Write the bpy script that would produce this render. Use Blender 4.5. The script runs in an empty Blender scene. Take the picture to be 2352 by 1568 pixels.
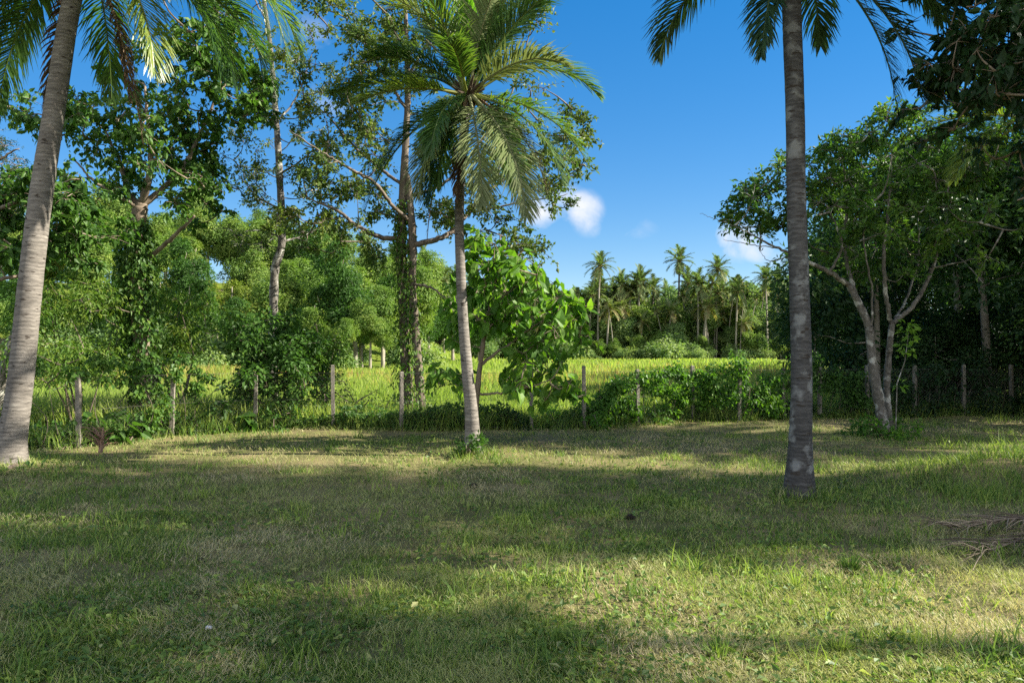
import bpy, math
import numpy as np
from mathutils import Vector

S = bpy.context.scene
C = S.collection
R = math.radians
rng = np.random.default_rng(11)

# ------------------------------------------------------------------ camera
F, CX, HY, EYE = 1711.0, 1176.0, 800.0, 1.6      # measured from the photograph (2352 px wide)
cam = bpy.data.cameras.new('camera')
cam.sensor_width = 36.0
cam.lens = 36.0 * F / 2352.0
cam.clip_start, cam.clip_end = 0.05, 4000
co = bpy.data.objects.new('camera', cam); C.objects.link(co)
co.location = (0, 0, EYE)
co.rotation_euler = (R(90) + math.atan((HY - 784) / F), 0, 0)
S.camera = co

def at(px, py, d):
    """measured photo pixel + distance -> point in the world"""
    return np.array([(px - CX) / F * d, d, EYE + (HY - py) / F * d])

# ------------------------------------------------------------------ light
SUN_EL, SUN_AZ = 33.0, 91.5          # azimuth from +Y towards +X
to_sun = Vector((math.sin(R(SUN_AZ)) * math.cos(R(SUN_EL)), math.cos(R(SUN_AZ)) * math.cos(R(SUN_EL)), math.sin(R(SUN_EL))))
sl = bpy.data.lights.new('sun', 'SUN'); sl.energy = 5.0; sl.angle = R(0.5); sl.color = (1.0, 0.93, 0.80)
so = bpy.data.objects.new('sun', sl); C.objects.link(so); so.location = (40, 0, 40)
so.rotation_euler = to_sun.to_track_quat('Z', 'Y').to_euler()

W = bpy.data.worlds.new('World'); S.world = W; W.use_nodes = True
nt = W.node_tree; nt.nodes.clear()
N = nt.nodes.new; Lk = nt.links.new
out = N('ShaderNodeOutputWorld'); bg = N('ShaderNodeBackground'); bg.inputs[1].default_value = 0.075
sky = N('ShaderNodeTexSky'); sky.sky_type = 'NISHITA'; sky.sun_disc = False
sky.sun_elevation = R(SUN_EL); sky.sun_rotation = R(SUN_AZ)
sky.air_density = 0.85; sky.dust_density = 0.0; sky.ozone_density = 2.6; sky.altitude = 20
hsv = N('ShaderNodeHueSaturation'); hsv.inputs['Saturation'].default_value = 1.9; hsv.inputs['Value'].default_value = 1.48; hsv.inputs['Hue'].default_value = 0.508
gam = N('ShaderNodeGamma'); gam.inputs['Gamma'].default_value = .58; Lk(sky.outputs[0], gam.inputs['Color']); Lk(gam.outputs[0], hsv.inputs['Color'])
tc = N('ShaderNodeTexCoord'); sep = N('ShaderNodeSeparateXYZ'); Lk(tc.outputs['Generated'], sep.inputs[0])
def M(op, a, b=None, clamp=False):
    n = N('ShaderNodeMath'); n.operation = op; n.use_clamp = clamp
    for i, v in enumerate((a, b)):
        if v is None: continue
        if isinstance(v, (int, float)): n.inputs[i].default_value = v
        else: Lk(v, n.inputs[i])
    return n.outputs[0]
ypos = M('MAXIMUM', sep.outputs['Y'], 0.05)
u = M('DIVIDE', sep.outputs['X'], ypos); v = M('DIVIDE', sep.outputs['Z'], ypos)
comb = N('ShaderNodeCombineXYZ'); Lk(u, comb.inputs[0]); Lk(v, comb.inputs[1])
nz = N('ShaderNodeTexNoise'); nz.inputs['Scale'].default_value = 15; nz.inputs['Detail'].default_value = 8; nz.inputs['Roughness'].default_value = 0.6
nz.inputs['Distortion'].default_value = 0.6
Lk(comb.outputs[0], nz.inputs['Vector'])
CLOUDS = [  # azimuth / height of each small cloud (tangents), half width, half height, strength
    (1275, 470, 95, 60, 1.0), (1350, 490, 48, 62, 1.15), (1235, 500, 45, 45, .8), (1460, 525, 60, 30, .42), (1400, 540, 50, 22, .3), (1710, 555, 75, 58, 1.25),
    (1660, 530, 40, 40, .9), (1770, 590, 60, 34, .9), (725, 70, 60, 90, .5), (760, 220, 70, 70, .75), (700, 170, 60, 60, .35), (1530, 470, 60, 20, .12)]
tot = None
for (px, py, a, b, k) in CLOUDS:
    du = M('MULTIPLY', M('SUBTRACT', u, (px - CX) / F), F / a); dv = M('MULTIPLY', M('SUBTRACT', v, (HY - py) / F), F / b)
    r2 = M('ADD', M('MULTIPLY', du, du), M('MULTIPLY', dv, dv))
    m = M('MULTIPLY', M('MAXIMUM', M('SUBTRACT', 1.0, r2), 0.0), k)
    tot = m if tot is None else M('ADD', tot, m)
dens = M('MULTIPLY', M('SUBTRACT', M('ADD', tot, M('MULTIPLY', nz.outputs['Fac'], 3.8)), 2.18), .62, True)
dens = M('MULTIPLY', dens, M('MULTIPLY', tot, 1.2, True), True)
dens = M('MULTIPLY', dens, M('GREATER_THAN', sep.outputs['Y'], 0.05), True)
# unseen broken cumulus added behind the camera to fill the shade with light
n2 = N('ShaderNodeTexNoise'); n2.inputs['Scale'].default_value = 2.6; n2.inputs['Detail'].default_value = 8; n2.inputs['Roughness'].default_value = 0.6
Lk(tc.outputs['Generated'], n2.inputs['Vector'])
back = M('MULTIPLY', M('SUBTRACT', n2.outputs['Fac'], 0.40), 6.0, True)
back = M('MULTIPLY', back, M('MULTIPLY', M('SUBTRACT', -0.05, sep.outputs['Y']), 5.0, True), True)
back = M('MULTIPLY', back, M('MULTIPLY', M('ADD', sep.outputs['Z'], 0.0), 12.0, True), True)
mixc = N('ShaderNodeMix'); mixc.data_type = 'RGBA'; Lk(dens, mixc.inputs['Factor'])
Lk(hsv.outputs[0], mixc.inputs['A']); mixc.inputs['B'].default_value = (4.0, 4.15, 4.5, 1)
mixb = N('ShaderNodeMix'); mixb.data_type = 'RGBA'; Lk(back, mixb.inputs['Factor']); Lk(mixc.outputs['Result'], mixb.inputs['A']); mixb.inputs['B'].default_value = (7.6, 7.6, 7.9, 1)
Lk(mixb.outputs['Result'], bg.inputs[0]); Lk(bg.outputs[0], out.inputs[0])

S.view_settings.view_transform = 'Standard'; S.view_settings.look = 'None'
S.view_settings.exposure = 1.66; S.view_settings.gamma = 1.0
S.render.engine = 'CYCLES'
cy = S.cycles
cy.max_bounces = 6; cy.diffuse_bounces = 3; cy.glossy_bounces = 2; cy.transmission_bounces = 4; cy.transparent_max_bounces = 4
cy.use_denoising = False
cy.caustics_reflective = False; cy.caustics_refractive = False; cy.sample_clamp_indirect = 6.0

# ------------------------------------------------------------------ materials
def new_mat(name):
    m = bpy.data.materials.new(name); m.use_nodes = True
    m.node_tree.nodes.clear(); return m, m.node_tree
def ramp_node(t, stops):
    r = t.nodes.new('ShaderNodeValToRGB'); e = r.color_ramp.elements
    while len(e) < len(stops): e.new(0.5)
    for k, (p, c) in zip(e, stops): k.position = p; k.color = (*c, 1)
    return r
def leaf_mat(name, stops, transl=0.35, rough=0.42, spec=0.35, tmul=(1.5, 1.7, 0.7), patch=0.0, pscale=0.5):
    m, t = new_mat(name); n = t.nodes.new; l = t.links.new
    o = n('ShaderNodeOutputMaterial'); at_ = n('ShaderNodeAttribute'); at_.attribute_name = 'tint'
    rp = ramp_node(t, stops)
    if patch:
        g = n('ShaderNodeNewGeometry'); ns = n('ShaderNodeTexNoise'); ns.inputs['Scale'].default_value = pscale; ns.inputs['Detail'].default_value = 3
        l(g.outputs['Position'], ns.inputs['Vector'])
        ma = n('ShaderNodeMath'); ma.operation = 'MULTIPLY_ADD'; l(ns.outputs['Fac'], ma.inputs[0]); ma.inputs[1].default_value = 2 * patch; ma.inputs[2].default_value = -patch
        ad = n('ShaderNodeMath'); ad.operation = 'ADD'; ad.use_clamp = True; l(at_.outputs['Fac'], ad.inputs[0]); l(ma.outputs[0], ad.inputs[1]); l(ad.outputs[0], rp.inputs[0])
    else: l(at_.outputs['Fac'], rp.inputs[0])
    p = n('ShaderNodeBsdfPrincipled'); p.inputs['Roughness'].default_value = rough; p.inputs['Specular IOR Level'].default_value = spec
    l(rp.outputs[0], p.inputs['Base Color'])
    tr = n('ShaderNodeBsdfTranslucent'); vm = n('ShaderNodeVectorMath'); vm.operation = 'MULTIPLY'; l(rp.outputs[0], vm.inputs[0]); vm.inputs[1].default_value = tmul
    l(vm.outputs[0], tr.inputs['Color'])
    mx = n('ShaderNodeMixShader'); mx.inputs[0].default_value = transl; l(p.outputs[0], mx.inputs[1]); l(tr.outputs[0], mx.inputs[2]); l(mx.outputs[0], o.inputs[0])
    return m
def bark_mat(name, c0, c1, c2=None, scale=(6, 6, 2), rings=0.0, ringscale=9.0, bump=0.5, nscale=1.0, moss=None, scars=0):
    m, t = new_mat(name); n = t.nodes.new; l = t.links.new
    o = n('ShaderNodeOutputMaterial'); g = n('ShaderNodeNewGeometry'); mp = n('ShaderNodeMapping'); mp.inputs['Scale'].default_value = scale
    l(g.outputs['Position'], mp.inputs['Vector'])
    ns = n('ShaderNodeTexNoise'); ns.inputs['Scale'].default_value = nscale; ns.inputs['Detail'].default_value = 8; ns.inputs['Roughness'].default_value = .65; l(mp.outputs[0], ns.inputs['Vector'])
    fac = ns.outputs['Fac']
    if rings:
        wv = n('ShaderNodeTexWave'); wv.wave_type = 'BANDS'; wv.bands_direction = 'Z'; wv.inputs['Scale'].default_value = ringscale
        wv.inputs['Distortion'].default_value = 6.0; wv.inputs['Detail'].default_value = 3; wv.inputs['Detail Scale'].default_value = 1.6
        l(g.outputs['Position'], wv.inputs['Vector'])
        mm = n('ShaderNodeMix'); mm.data_type = 'FLOAT'; mm.inputs['Factor'].default_value = rings; l(ns.outputs['Fac'], mm.inputs['A']); l(wv.outputs['Fac'], mm.inputs['B']); fac = mm.outputs['Result']
    rp = ramp_node(t, [(0.28, c0), (0.55, c1), (0.78, c2 or c1)]); l(fac, rp.inputs[0]); col = rp.outputs[0]
    n2 = n('ShaderNodeTexNoise'); n2.inputs['Scale'].default_value = 3.1; n2.inputs['Detail'].default_value = 5; l(g.outputs['Position'], n2.inputs['Vector'])
    rp2 = ramp_node(t, [(0.30, (0.72, 0.71, 0.70)), (0.62, (1.08, 1.08, 1.08))]); l(n2.outputs['Fac'], rp2.inputs[0])
    mul = n('ShaderNodeMix'); mul.data_type = 'RGBA'; mul.blend_type = 'MULTIPLY'; mul.inputs['Factor'].default_value = 0.8; l(col, mul.inputs['A']); l(rp2.outputs[0], mul.inputs['B']); col = mul.outputs['Result']
    if moss:
        n3 = n('ShaderNodeTexNoise'); n3.inputs['Scale'].default_value = 5.5; n3.inputs['Detail'].default_value = 6; l(g.outputs['Position'], n3.inputs['Vector'])
        r3 = ramp_node(t, [(0.55, (0, 0, 0)), (0.64, (1, 1, 1))]); l(n3.outputs['Fac'], r3.inputs[0])
        m3 = n('ShaderNodeMix'); m3.data_type = 'RGBA'; l(r3.outputs[0], m3.inputs['Factor']); l(col, m3.inputs['A']); m3.inputs['B'].default_value = (*moss, 1); col = m3.outputs['Result']
    if scars:
        m4 = n('ShaderNodeMapping'); m4.inputs['Scale'].default_value = (5, 5, 17); l(g.outputs['Position'], m4.inputs['Vector'])
        n4 = n('ShaderNodeTexNoise'); n4.inputs['Scale'].default_value = 1.5; n4.inputs['Detail'].default_value = 2; l(m4.outputs[0], n4.inputs['Vector'])
        r4 = ramp_node(t, [(scars, (0, 0, 0)), (scars + .05, (1, 1, 1))]); l(n4.outputs['Fac'], r4.inputs[0])
        m5 = n('ShaderNodeMix'); m5.data_type = 'RGBA'; l(r4.outputs[0], m5.inputs['Factor']); l(col, m5.inputs['A']); m5.inputs['B'].default_value = (.045, .037, .03, 1); col = m5.outputs['Result']
    p = n('ShaderNodeBsdfPrincipled'); p.inputs['Roughness'].default_value = .85; p.inputs['Specular IOR Level'].default_value = .2; l(col, p.inputs['Base Color'])
    b = n('ShaderNodeBump'); b.inputs['Strength'].default_value = bump; b.inputs['Distance'].default_value = .02; l(fac, b.inputs['Height']); l(b.outputs[0], p.inputs['Normal'])
    l(p.outputs[0], o.inputs[0]); return m
def ground_mat(name, stops, s1=1.2, s2=30, bump=.6):
    m, t = new_mat(name); n = t.nodes.new; l = t.links.new
    o = n('ShaderNodeOutputMaterial'); g = n('ShaderNodeNewGeometry')
    a = n('ShaderNodeTexNoise'); a.inputs['Scale'].default_value = s1; a.inputs['Detail'].default_value = 6; l(g.outputs['Position'], a.inputs['Vector'])
    b = n('ShaderNodeTexNoise'); b.inputs['Scale'].default_value = s2; b.inputs['Detail'].default_value = 6; b.inputs['Roughness'].default_value = .7; l(g.outputs['Position'], b.inputs['Vector'])
    mm = n('ShaderNodeMix'); mm.data_type = 'FLOAT'; mm.inputs['Factor'].default_value = .5; l(a.outputs['Fac'], mm.inputs['A']); l(b.outputs['Fac'], mm.inputs['B'])
    rp = ramp_node(t, stops); l(mm.outputs['Result'], rp.inputs[0])
    p = n('ShaderNodeBsdfPrincipled'); p.inputs['Roughness'].default_value = .95; p.inputs['Specular IOR Level'].default_value = .1; l(rp.outputs[0], p.inputs['Base Color'])
    bp = n('ShaderNodeBump'); bp.inputs['Strength'].default_value = bump; bp.inputs['Distance'].default_value = .03; l(b.outputs['Fac'], bp.inputs['Height']); l(bp.outputs[0], p.inputs['Normal'])
    l(p.outputs[0], o.inputs[0]); return m

MAT = {}
MAT['lawn'] = ground_mat('lawn_soil', [(0.30, (0.06, 0.065, 0.025)), (0.46, (0.12, 0.12, 0.045)), (0.58, (0.21, 0.17, 0.085)), (0.72, (0.30, 0.25, 0.13))], 1.1, 38)
MAT['field'] = ground_mat('field_soil', [(0.3, (0.06, 0.10, 0.012)), (0.5, (0.12, 0.17, 0.02)), (0.7, (0.19, 0.19, 0.04))], .25, 6)
MAT['grass'] = leaf_mat('lawn_grass', [(0.0, (0.05, 0.095, 0.024)), (0.28, (0.11, 0.185, 0.038)), (0.5, (0.28, 0.36, 0.07)), (0.62, (0.29, 0.325, 0.10)), (0.82, (0.40, 0.385, 0.175)), (1.0, (0.47, 0.395, 0.25))], .35, .5, .25, (1.4, 1.5, .8))
MAT['rice'] = leaf_mat('field_grass', [(0.0, (0.07, 0.15, 0.018)), (0.45, (0.235, 0.32, 0.06)), (0.75, (0.36, 0.39, 0.10)), (0.9, (0.38, 0.29, 0.09)), (1, (0.37, 0.22, 0.10))], .5, .55, .2, (1.3, 1.4, .7))
MAT['leaf_mid'] = leaf_mat('leaf_mid_green', [(0, (0.030, 0.075, 0.016)), (0.5, (0.065, 0.14, 0.024)), (1, (0.14, 0.215, 0.032))], .36, .5, .22)
MAT['leaf_olive'] = leaf_mat('leaf_olive', [(0, (0.038, 0.075, 0.018)), (0.5, (0.08, 0.130, 0.028)), (1, (0.165, 0.190, 0.042))], .33, .5, .25)
MAT['leaf_big'] = leaf_mat('leaf_fresh_green', [(0, (0.035, 0.10, 0.014)), (0.5, (0.085, 0.19, 0.024)), (1, (0.18, 0.30, 0.045))], .45, .5, .28, (1.75, 1.8, .6))
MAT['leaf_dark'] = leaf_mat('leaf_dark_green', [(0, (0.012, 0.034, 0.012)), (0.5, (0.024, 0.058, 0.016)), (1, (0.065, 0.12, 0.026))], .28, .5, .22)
MAT['leaf_bright'] = leaf_mat('leaf_bright_green', [(0, (0.035, 0.085, 0.012)), (0.5, (0.08, 0.155, 0.020)), (0.9, (0.15, 0.20, 0.028)), (1, (0.25, 0.20, 0.04))], .38, .5, .25)
MAT['leaf_hill'] = leaf_mat('leaf_hill_green', [(0, (0.05, 0.105, 0.024)), (0.5, (0.125, 0.205, 0.042)), (1, (0.25, 0.30, 0.065))], .34, .55, .2)
MAT['leaf_hill2'] = leaf_mat('leaf_hill_yellow', [(0, (0.08, 0.13, 0.02)), (0.5, (0.15, 0.21, 0.03)), (1, (0.26, 0.25, 0.045))], .34, .55, .2)
MAT['leaf_far'] = leaf_mat('leaf_far_green', [(0, (0.06, 0.12, 0.05)), (0.5, (0.145, 0.225, 0.075)), (1, (0.27, 0.32, 0.10))], .36, .55, .25)
MAT['palm_far'] = leaf_mat('palm_far_green', [(0, (0.07, 0.12, 0.05)), (0.5, (0.115, 0.17, 0.065)), (0.85, (0.19, 0.22, 0.085)), (1, (0.27, 0.22, 0.10))], .34, .55, .2)
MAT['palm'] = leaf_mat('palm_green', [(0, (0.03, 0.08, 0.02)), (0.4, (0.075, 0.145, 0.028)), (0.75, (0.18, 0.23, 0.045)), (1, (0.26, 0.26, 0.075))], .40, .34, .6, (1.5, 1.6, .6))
MAT['palm_shade'] = leaf_mat('palm_green_shaded', [(0, (0.018, 0.045, 0.02)), (0.5, (0.035, 0.075, 0.028)), (1, (0.08, 0.13, 0.04))], .22, .4, .35)  # palm green with shade put into the colour, for silhouetted fronds
MAT['palm_old'] = leaf_mat('palm_pale', [(0, (0.075, 0.12, 0.04)), (0.5, (0.17, 0.215, 0.085)), (1, (0.25, 0.26, 0.13))], .36, .42, .4, (1.1, 1.1, .6))
MAT['palm_dead'] = leaf_mat('palm_dead', [(0, (0.055, 0.035, 0.025)), (0.5, (0.13, 0.08, 0.05)), (1, (0.25, 0.17, 0.10))], .2, .7, .2, (1.2, 1.1, .9))
MAT['frond_fallen'] = leaf_mat('frond_fallen', [(0, (0.12, 0.06, 0.045)), (0.5, (0.22, 0.12, 0.085)), (1, (0.34, 0.22, 0.15))], .15, .7, .2, (1.2, 1.1, .9))
MAT['palm_dry'] = leaf_mat('palm_dry_grey', [(0, (0.07, 0.052, 0.036)), (0.5, (0.17, 0.132, 0.092)), (1, (0.34, 0.28, 0.20))], .15, .7, .15, (1.1, 1.1, .9))
MAT['spear'] = leaf_mat('palm_spear', [(0, (0.08, 0.20, 0.015)), (1, (0.16, 0.32, 0.03))], .4, .4, .4)
MAT['rachis'] = bark_mat('rachis', (0.10, 0.11, 0.03), (0.20, 0.19, 0.06), (0.28, 0.25, 0.10), (4, 4, 4))
MAT['coco'] = bark_mat('coconut_bark', (0.075, 0.068, 0.06), (0.185, 0.167, 0.145), (0.31, 0.288, 0.25), (5, 5, 30), .10, 6.0, .6, 1.0, None, .64)
MAT['coco_shaded'] = bark_mat('coconut_bark_lichen_shaded', (0.035, 0.034, 0.033), (0.085, 0.082, 0.079), (0.16, 0.156, 0.15), (7, 7, 30), .10, 7.0, .6, 1.0, (0.185, 0.187, 0.18), .62)  # lichened bark, darkened so the trunk's shade is part of its colour
MAT['bark'] = bark_mat('bark_grey_brown', (0.10, 0.075, 0.055), (0.22, 0.175, 0.13), (0.36, 0.31, 0.25), (5, 5, 1.6), 0, 1, .6, 2.0)
MAT['bark_dark'] = bark_mat('bark_brown', (0.07, 0.055, 0.042), (0.16, 0.13, 0.10), (0.28, 0.24, 0.19), (5, 5, 1.6), 0, 1, .8, 2.0)
MAT['bark_pale'] = bark_mat('bark_pale', (0.065, 0.058, 0.05), (0.15, 0.137, 0.118), (0.30, 0.28, 0.25), (9, 9, 6), 0, 1, 1.0, 2.2, (0.40, 0.39, 0.35), .66)
MAT['bark_far'] = bark_mat('bark_far', (0.16, 0.14, 0.11), (0.28, 0.25, 0.20), (0.36, 0.33, 0.27), (2, 2, 2), 0, 1, .2, 1)
MAT['twig'] = bark_mat('twig', (0.07, 0.055, 0.04), (0.15, 0.12, 0.09), (0.24, 0.20, 0.15), (9, 9, 9), 0, 1, .2, 1)
MAT['concrete'] = bark_mat('post_concrete', (0.12, 0.105, 0.085), (0.22, 0.20, 0.165), (0.30, 0.275, 0.23), (8, 8, 5), 0, 1, .4, 2.5)
MAT['fibre'] = bark_mat('palm_fibre', (0.03, 0.02, 0.014), (0.07, 0.05, 0.035), (0.14, 0.10, 0.07), (14, 14, 5), 0, 1, .6, 2)
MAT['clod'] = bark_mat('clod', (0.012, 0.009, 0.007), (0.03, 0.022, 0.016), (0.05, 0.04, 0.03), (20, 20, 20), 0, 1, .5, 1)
MAT['stone'] = bark_mat('pale_stone', (0.4, 0.38, 0.36), (0.6, 0.58, 0.55), (0.7, 0.68, 0.66), (20, 20, 20), 0, 1, .3, 1)
m, t = new_mat('galvanised_wire'); p = t.nodes.new('ShaderNodeBsdfPrincipled'); o_ = t.nodes.new('ShaderNodeOutputMaterial'); nw = t.nodes.new('ShaderNodeTexNoise'); nw.inputs['Scale'].default_value = 8
rw = ramp_node(t, [(.35, (.06, .05, .04)), (.65, (.15, .14, .125))]); t.links.new(nw.outputs['Fac'], rw.inputs[0]); t.links.new(rw.outputs[0], p.inputs['Base Color'])
p.inputs['Metallic'].default_value = .2; p.inputs['Roughness'].default_value = .5; t.links.new(p.outputs[0], o_.inputs[0]); MAT['wire'] = m

# ------------------------------------------------------------------ mesh helpers
class MB:
    def __init__(s): s.v, s.f4, s.f3, s.t, s.n = [], [], [], [], 0
    def add(s, v, quads=None, tris=None, tint=0.5):
        v = np.asarray(v, float).reshape(-1, 3)
        s.v.append(v); s.t.append(np.broadcast_to(np.asarray(tint, float), (len(v),)).copy())
        if quads is not None and len(quads): s.f4.append(np.asarray(quads).reshape(-1, 4) + s.n)
        if tris is not None and len(tris): s.f3.append(np.asarray(tris).reshape(-1, 3) + s.n)
        s.n += len(v); return s
    def mesh(s, name, mat, off=(0, 0, 0), smooth=False):
        V = np.concatenate(s.v) - np.asarray(off); T = np.concatenate(s.t)
        q = np.concatenate(s.f4) if s.f4 else np.zeros((0, 4), int); r = np.concatenate(s.f3) if s.f3 else np.zeros((0, 3), int)
        me = bpy.data.meshes.new(name); me.vertices.add(len(V)); me.vertices.foreach_set('co', V.astype(np.float32).ravel())
        loops = np.concatenate([q.ravel(), r.ravel()]).astype(np.int32)
        me.loops.add(len(loops)); me.loops.foreach_set('vertex_index', loops)
        starts = np.concatenate([np.arange(len(q)) * 4, len(q) * 4 + np.arange(len(r)) * 3]).astype(np.int32)
        me.polygons.add(len(starts)); me.polygons.foreach_set('loop_start', starts)
        if smooth: me.polygons.foreach_set('use_smooth', np.ones(len(starts), bool))
        else: me.polygons.foreach_set('use_smooth', np.zeros(len(starts), bool))
        a = me.attributes.new('tint', 'FLOAT', 'POINT'); a.data.foreach_set('value', T.astype(np.float32))
        me.materials.append(mat); me.update(calc_edges=True); return me
    def build(s, name, mat, parent=None, smooth=False):
        if s.n == 0: return None
        off = np.array(parent.matrix_basis.translation if parent and parent.parent is None else (0, 0, 0))
        o = bpy.data.objects.new(name, s.mesh(name, mat, off, smooth)); C.objects.link(o)
        if parent: o.parent = parent
        return o
def tag(o, label, cat, group=None, kind=None):
    if label: o['label'] = label
    if cat: o['category'] = cat
    if group: o['group'] = group
    if kind: o['kind'] = kind
    return o
def thing(name, label, cat, loc, group=None):
    o = bpy.data.objects.new(name, None); C.objects.link(o); o.location = tuple(float(x) for x in loc); o.empty_display_size = .2
    return tag(o, label, cat, group)
def copy_tree(src, loc, rz=0, sc=1, label=None, group=None):
    c = src.copy(); C.objects.link(c); c.location = tuple(float(x) for x in loc); c.rotation_euler = (0, 0, rz); c.scale = (sc, sc, sc) if np.isscalar(sc) else sc
    if label: c['label'] = label
    if group: c['group'] = group
    for ch in src.children:
        k = ch.copy(); C.objects.link(k); k.parent = c
    return c
def nrm(a): return a / np.maximum(np.linalg.norm(a, axis=-1, keepdims=True), 1e-9)
def vnoise(x, y, scale, seed=0):
    x = np.asarray(x, float) / scale + 1000.3; y = np.asarray(y, float) / scale + 1000.7
    xi, yi = np.floor(x).astype(np.int64), np.floor(y).astype(np.int64); fx, fy = x - xi, y - yi
    fx = fx * fx * (3 - 2 * fx); fy = fy * fy * (3 - 2 * fy)
    def h(a, b):
        n = (a * 374761393 + b * 668265263 + seed * 974634777) & 0x7fffffff
        n = ((n ^ (n >> 13)) * 1274126177) & 0x7fffffff
        return ((n ^ (n >> 16)) & 0xffff) / 65535.0
    return (h(xi, yi) * (1 - fx) + h(xi + 1, yi) * fx) * (1 - fy) + (h(xi, yi + 1) * (1 - fx) + h(xi + 1, yi + 1) * fx) * fy
def smooth_poly(P, rad, n):
    """resample a polyline (Catmull-Rom) to n points"""
    P = np.asarray(P, float); k = len(P); rad = np.interp(np.linspace(0, 1, k), np.linspace(0, 1, len(rad)), rad)
    if k == 2: tt = np.linspace(0, 1, n)[:, None]; return P[0] * (1 - tt) + P[1] * tt, np.interp(tt[:, 0], [0, 1], rad)
    Q = np.vstack([2 * P[0] - P[1], P, 2 * P[-1] - P[-2]]); o = []; ro = []
    for s in np.linspace(0, k - 1 - 1e-6, n):
        i = int(s); t = s - i; a, b, c, d = Q[i:i + 4]
        o.append(.5 * (2 * b + (c - a) * t + (2 * a - 5 * b + 4 * c - d) * t * t + (3 * b - a - 3 * c + d) * t ** 3)); ro.append(rad[i] * (1 - t) + rad[min(i + 1, k - 1)] * t)
    return np.array(o), np.array(ro)
def tube(mb, P, rad, k=8, wob=0.0, tint=.5, cap=True):
    P = np.asarray(P, float); n = len(P); rad = np.broadcast_to(np.asarray(rad, float), (n,))
    T = nrm(np.gradient(P, axis=0)); ref = np.array([0., 1, 0]) if abs(T[:, 1]).mean() < .8 else np.array([1., 0, 0])
    A = nrm(np.cross(T, ref)); B = np.cross(T, A); th = np.linspace(0, 2 * np.pi, k, endpoint=False)
    rr = rad[:, None] * (1 + wob * (rng.random((n, k)) - .5))
    V = P[:, None] + rr[..., None] * (A[:, None] * np.cos(th)[None, :, None] + B[:, None] * np.sin(th)[None, :, None])
    i = np.arange(n - 1)[:, None] * k; j = np.arange(k)[None]; j2 = (j + 1) % k
    q = np.stack([i + j, i + j2, i + k + j2, i + k + j], -1).reshape(-1, 4)
    V = V.reshape(-1, 3); tr = []
    if cap:
        V = np.vstack([V, P[-1:] + T[-1:] * rad[-1]]); e = (n - 1) * k
        tr = [(e + a, e + (a + 1) % k, n * k) for a in range(k)]
    mb.add(V, q, tr, tint)
def leaves(mb, pos, d, n, L, Wd, tint, shape='rhomb', fold=.18, curl=.12):
    pos, d = np.asarray(pos), nrm(d); s = nrm(np.cross(n, d)); n = np.cross(d, s)
    L = np.broadcast_to(L, (len(pos),))[:, None]; Wd = np.broadcast_to(Wd, (len(pos),))[:, None]; m = len(pos)
    if shape == 'rhomb':
        V = np.stack([pos, pos + d * L * .42 + s * Wd * .5 + n * Wd * fold, pos + d * L - n * L * curl, pos + d * L * .42 - s * Wd * .5 + n * Wd * fold], 1)
        q = np.arange(m)[:, None] * 4 + np.array([0, 1, 2, 3])
        mb.add(V.reshape(-1, 3), q, None, np.repeat(tint, 4))
    else:                                                    # heart shaped leaf, folded along the midrib
        def pt(a, b, z): return pos + d * L * a + s * Wd * b + n * (Wd * abs(b) * fold * 2 - L * curl * z)
        V = np.stack([pt(0, 0, 0), pt(.45, 0, .2), pt(1, 0, 1), pt(-.10, .27, 0), pt(.25, .5, .1), pt(.68, .27, .5), pt(-.10, -.27, 0), pt(.25, -.5, .1), pt(.68, -.27, .5)], 1)
        q = (np.arange(m)[:, None, None] * 9 + np.array([[0, 3, 4, 1], [1, 4, 5, 2], [0, 1, 7, 6], [1, 2, 8, 7]])[None]).reshape(-1, 4)
        mb.add(V.reshape(-1, 3), q, None, np.repeat(tint, 9))
def clump(c, r, n, droop=.4, shell=.55, up=.7, jit=.5):
    """leaf positions, directions and normals for one leafy clump"""
    u = nrm(rng.normal(size=(n, 3))); rad = rng.random(n)[:, None] ** (1 - shell * .8)
    pos = np.asarray(c) + u * rad * np.asarray(r)
    d = u * np.array([1, 1, .6]) + np.array([0, 0, -droop]) + rng.normal(size=(n, 3)) * .45
    nn = u * .6 + np.array([0, 0, up]) + rng.normal(size=(n, 3)) * jit
    return pos, d, nrm(nn)
def to_skeleton(mb, sk, targets, r0=.02, r1=.005, k=5, sag=.0, wig=.12):
    """join every clump to the nearest wood, nearest first, so branches fork naturally; mb may be one builder per limb"""
    sk = [np.asarray(s) for s in sk]; own = np.concatenate([np.full(len(s), i) for i, s in enumerate(sk)]); sk = np.concatenate(sk); where = {}; T = list(range(len(targets))); tg = np.asarray(targets)
    cost = lambda q: np.linalg.norm((sk - q) * np.array([1, 1, 1]), axis=1) + np.maximum(sk[:, 2] - q[2], 0) * 1.2
    while T:
        best = min(T, key=lambda i: cost(tg[i]).min()); q = tg[best]; ia = np.argmin(cost(q)); a = sk[ia]; w_ = own[ia]; where[best] = w_; T.remove(best)
        ln = np.linalg.norm(q - a)
        if ln < .02: continue
        mid = a * .5 + q * .5 + rng.normal(size=3) * wig * ln + np.array([0, 0, -.10 * ln + sag])
        P, _ = smooth_poly([a, mid, q], [1, 1], max(5, int(ln / .12)))
        rr = np.linspace(min(r0, .006 + .022 * ln) , r1, len(P)); tube(mb[w_] if isinstance(mb, list) else mb, P, rr, k, 0, .5)
        sk = np.vstack([sk, P[1:]]); own = np.concatenate([own, np.full(len(P) - 1, w_)])
    return where
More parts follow.
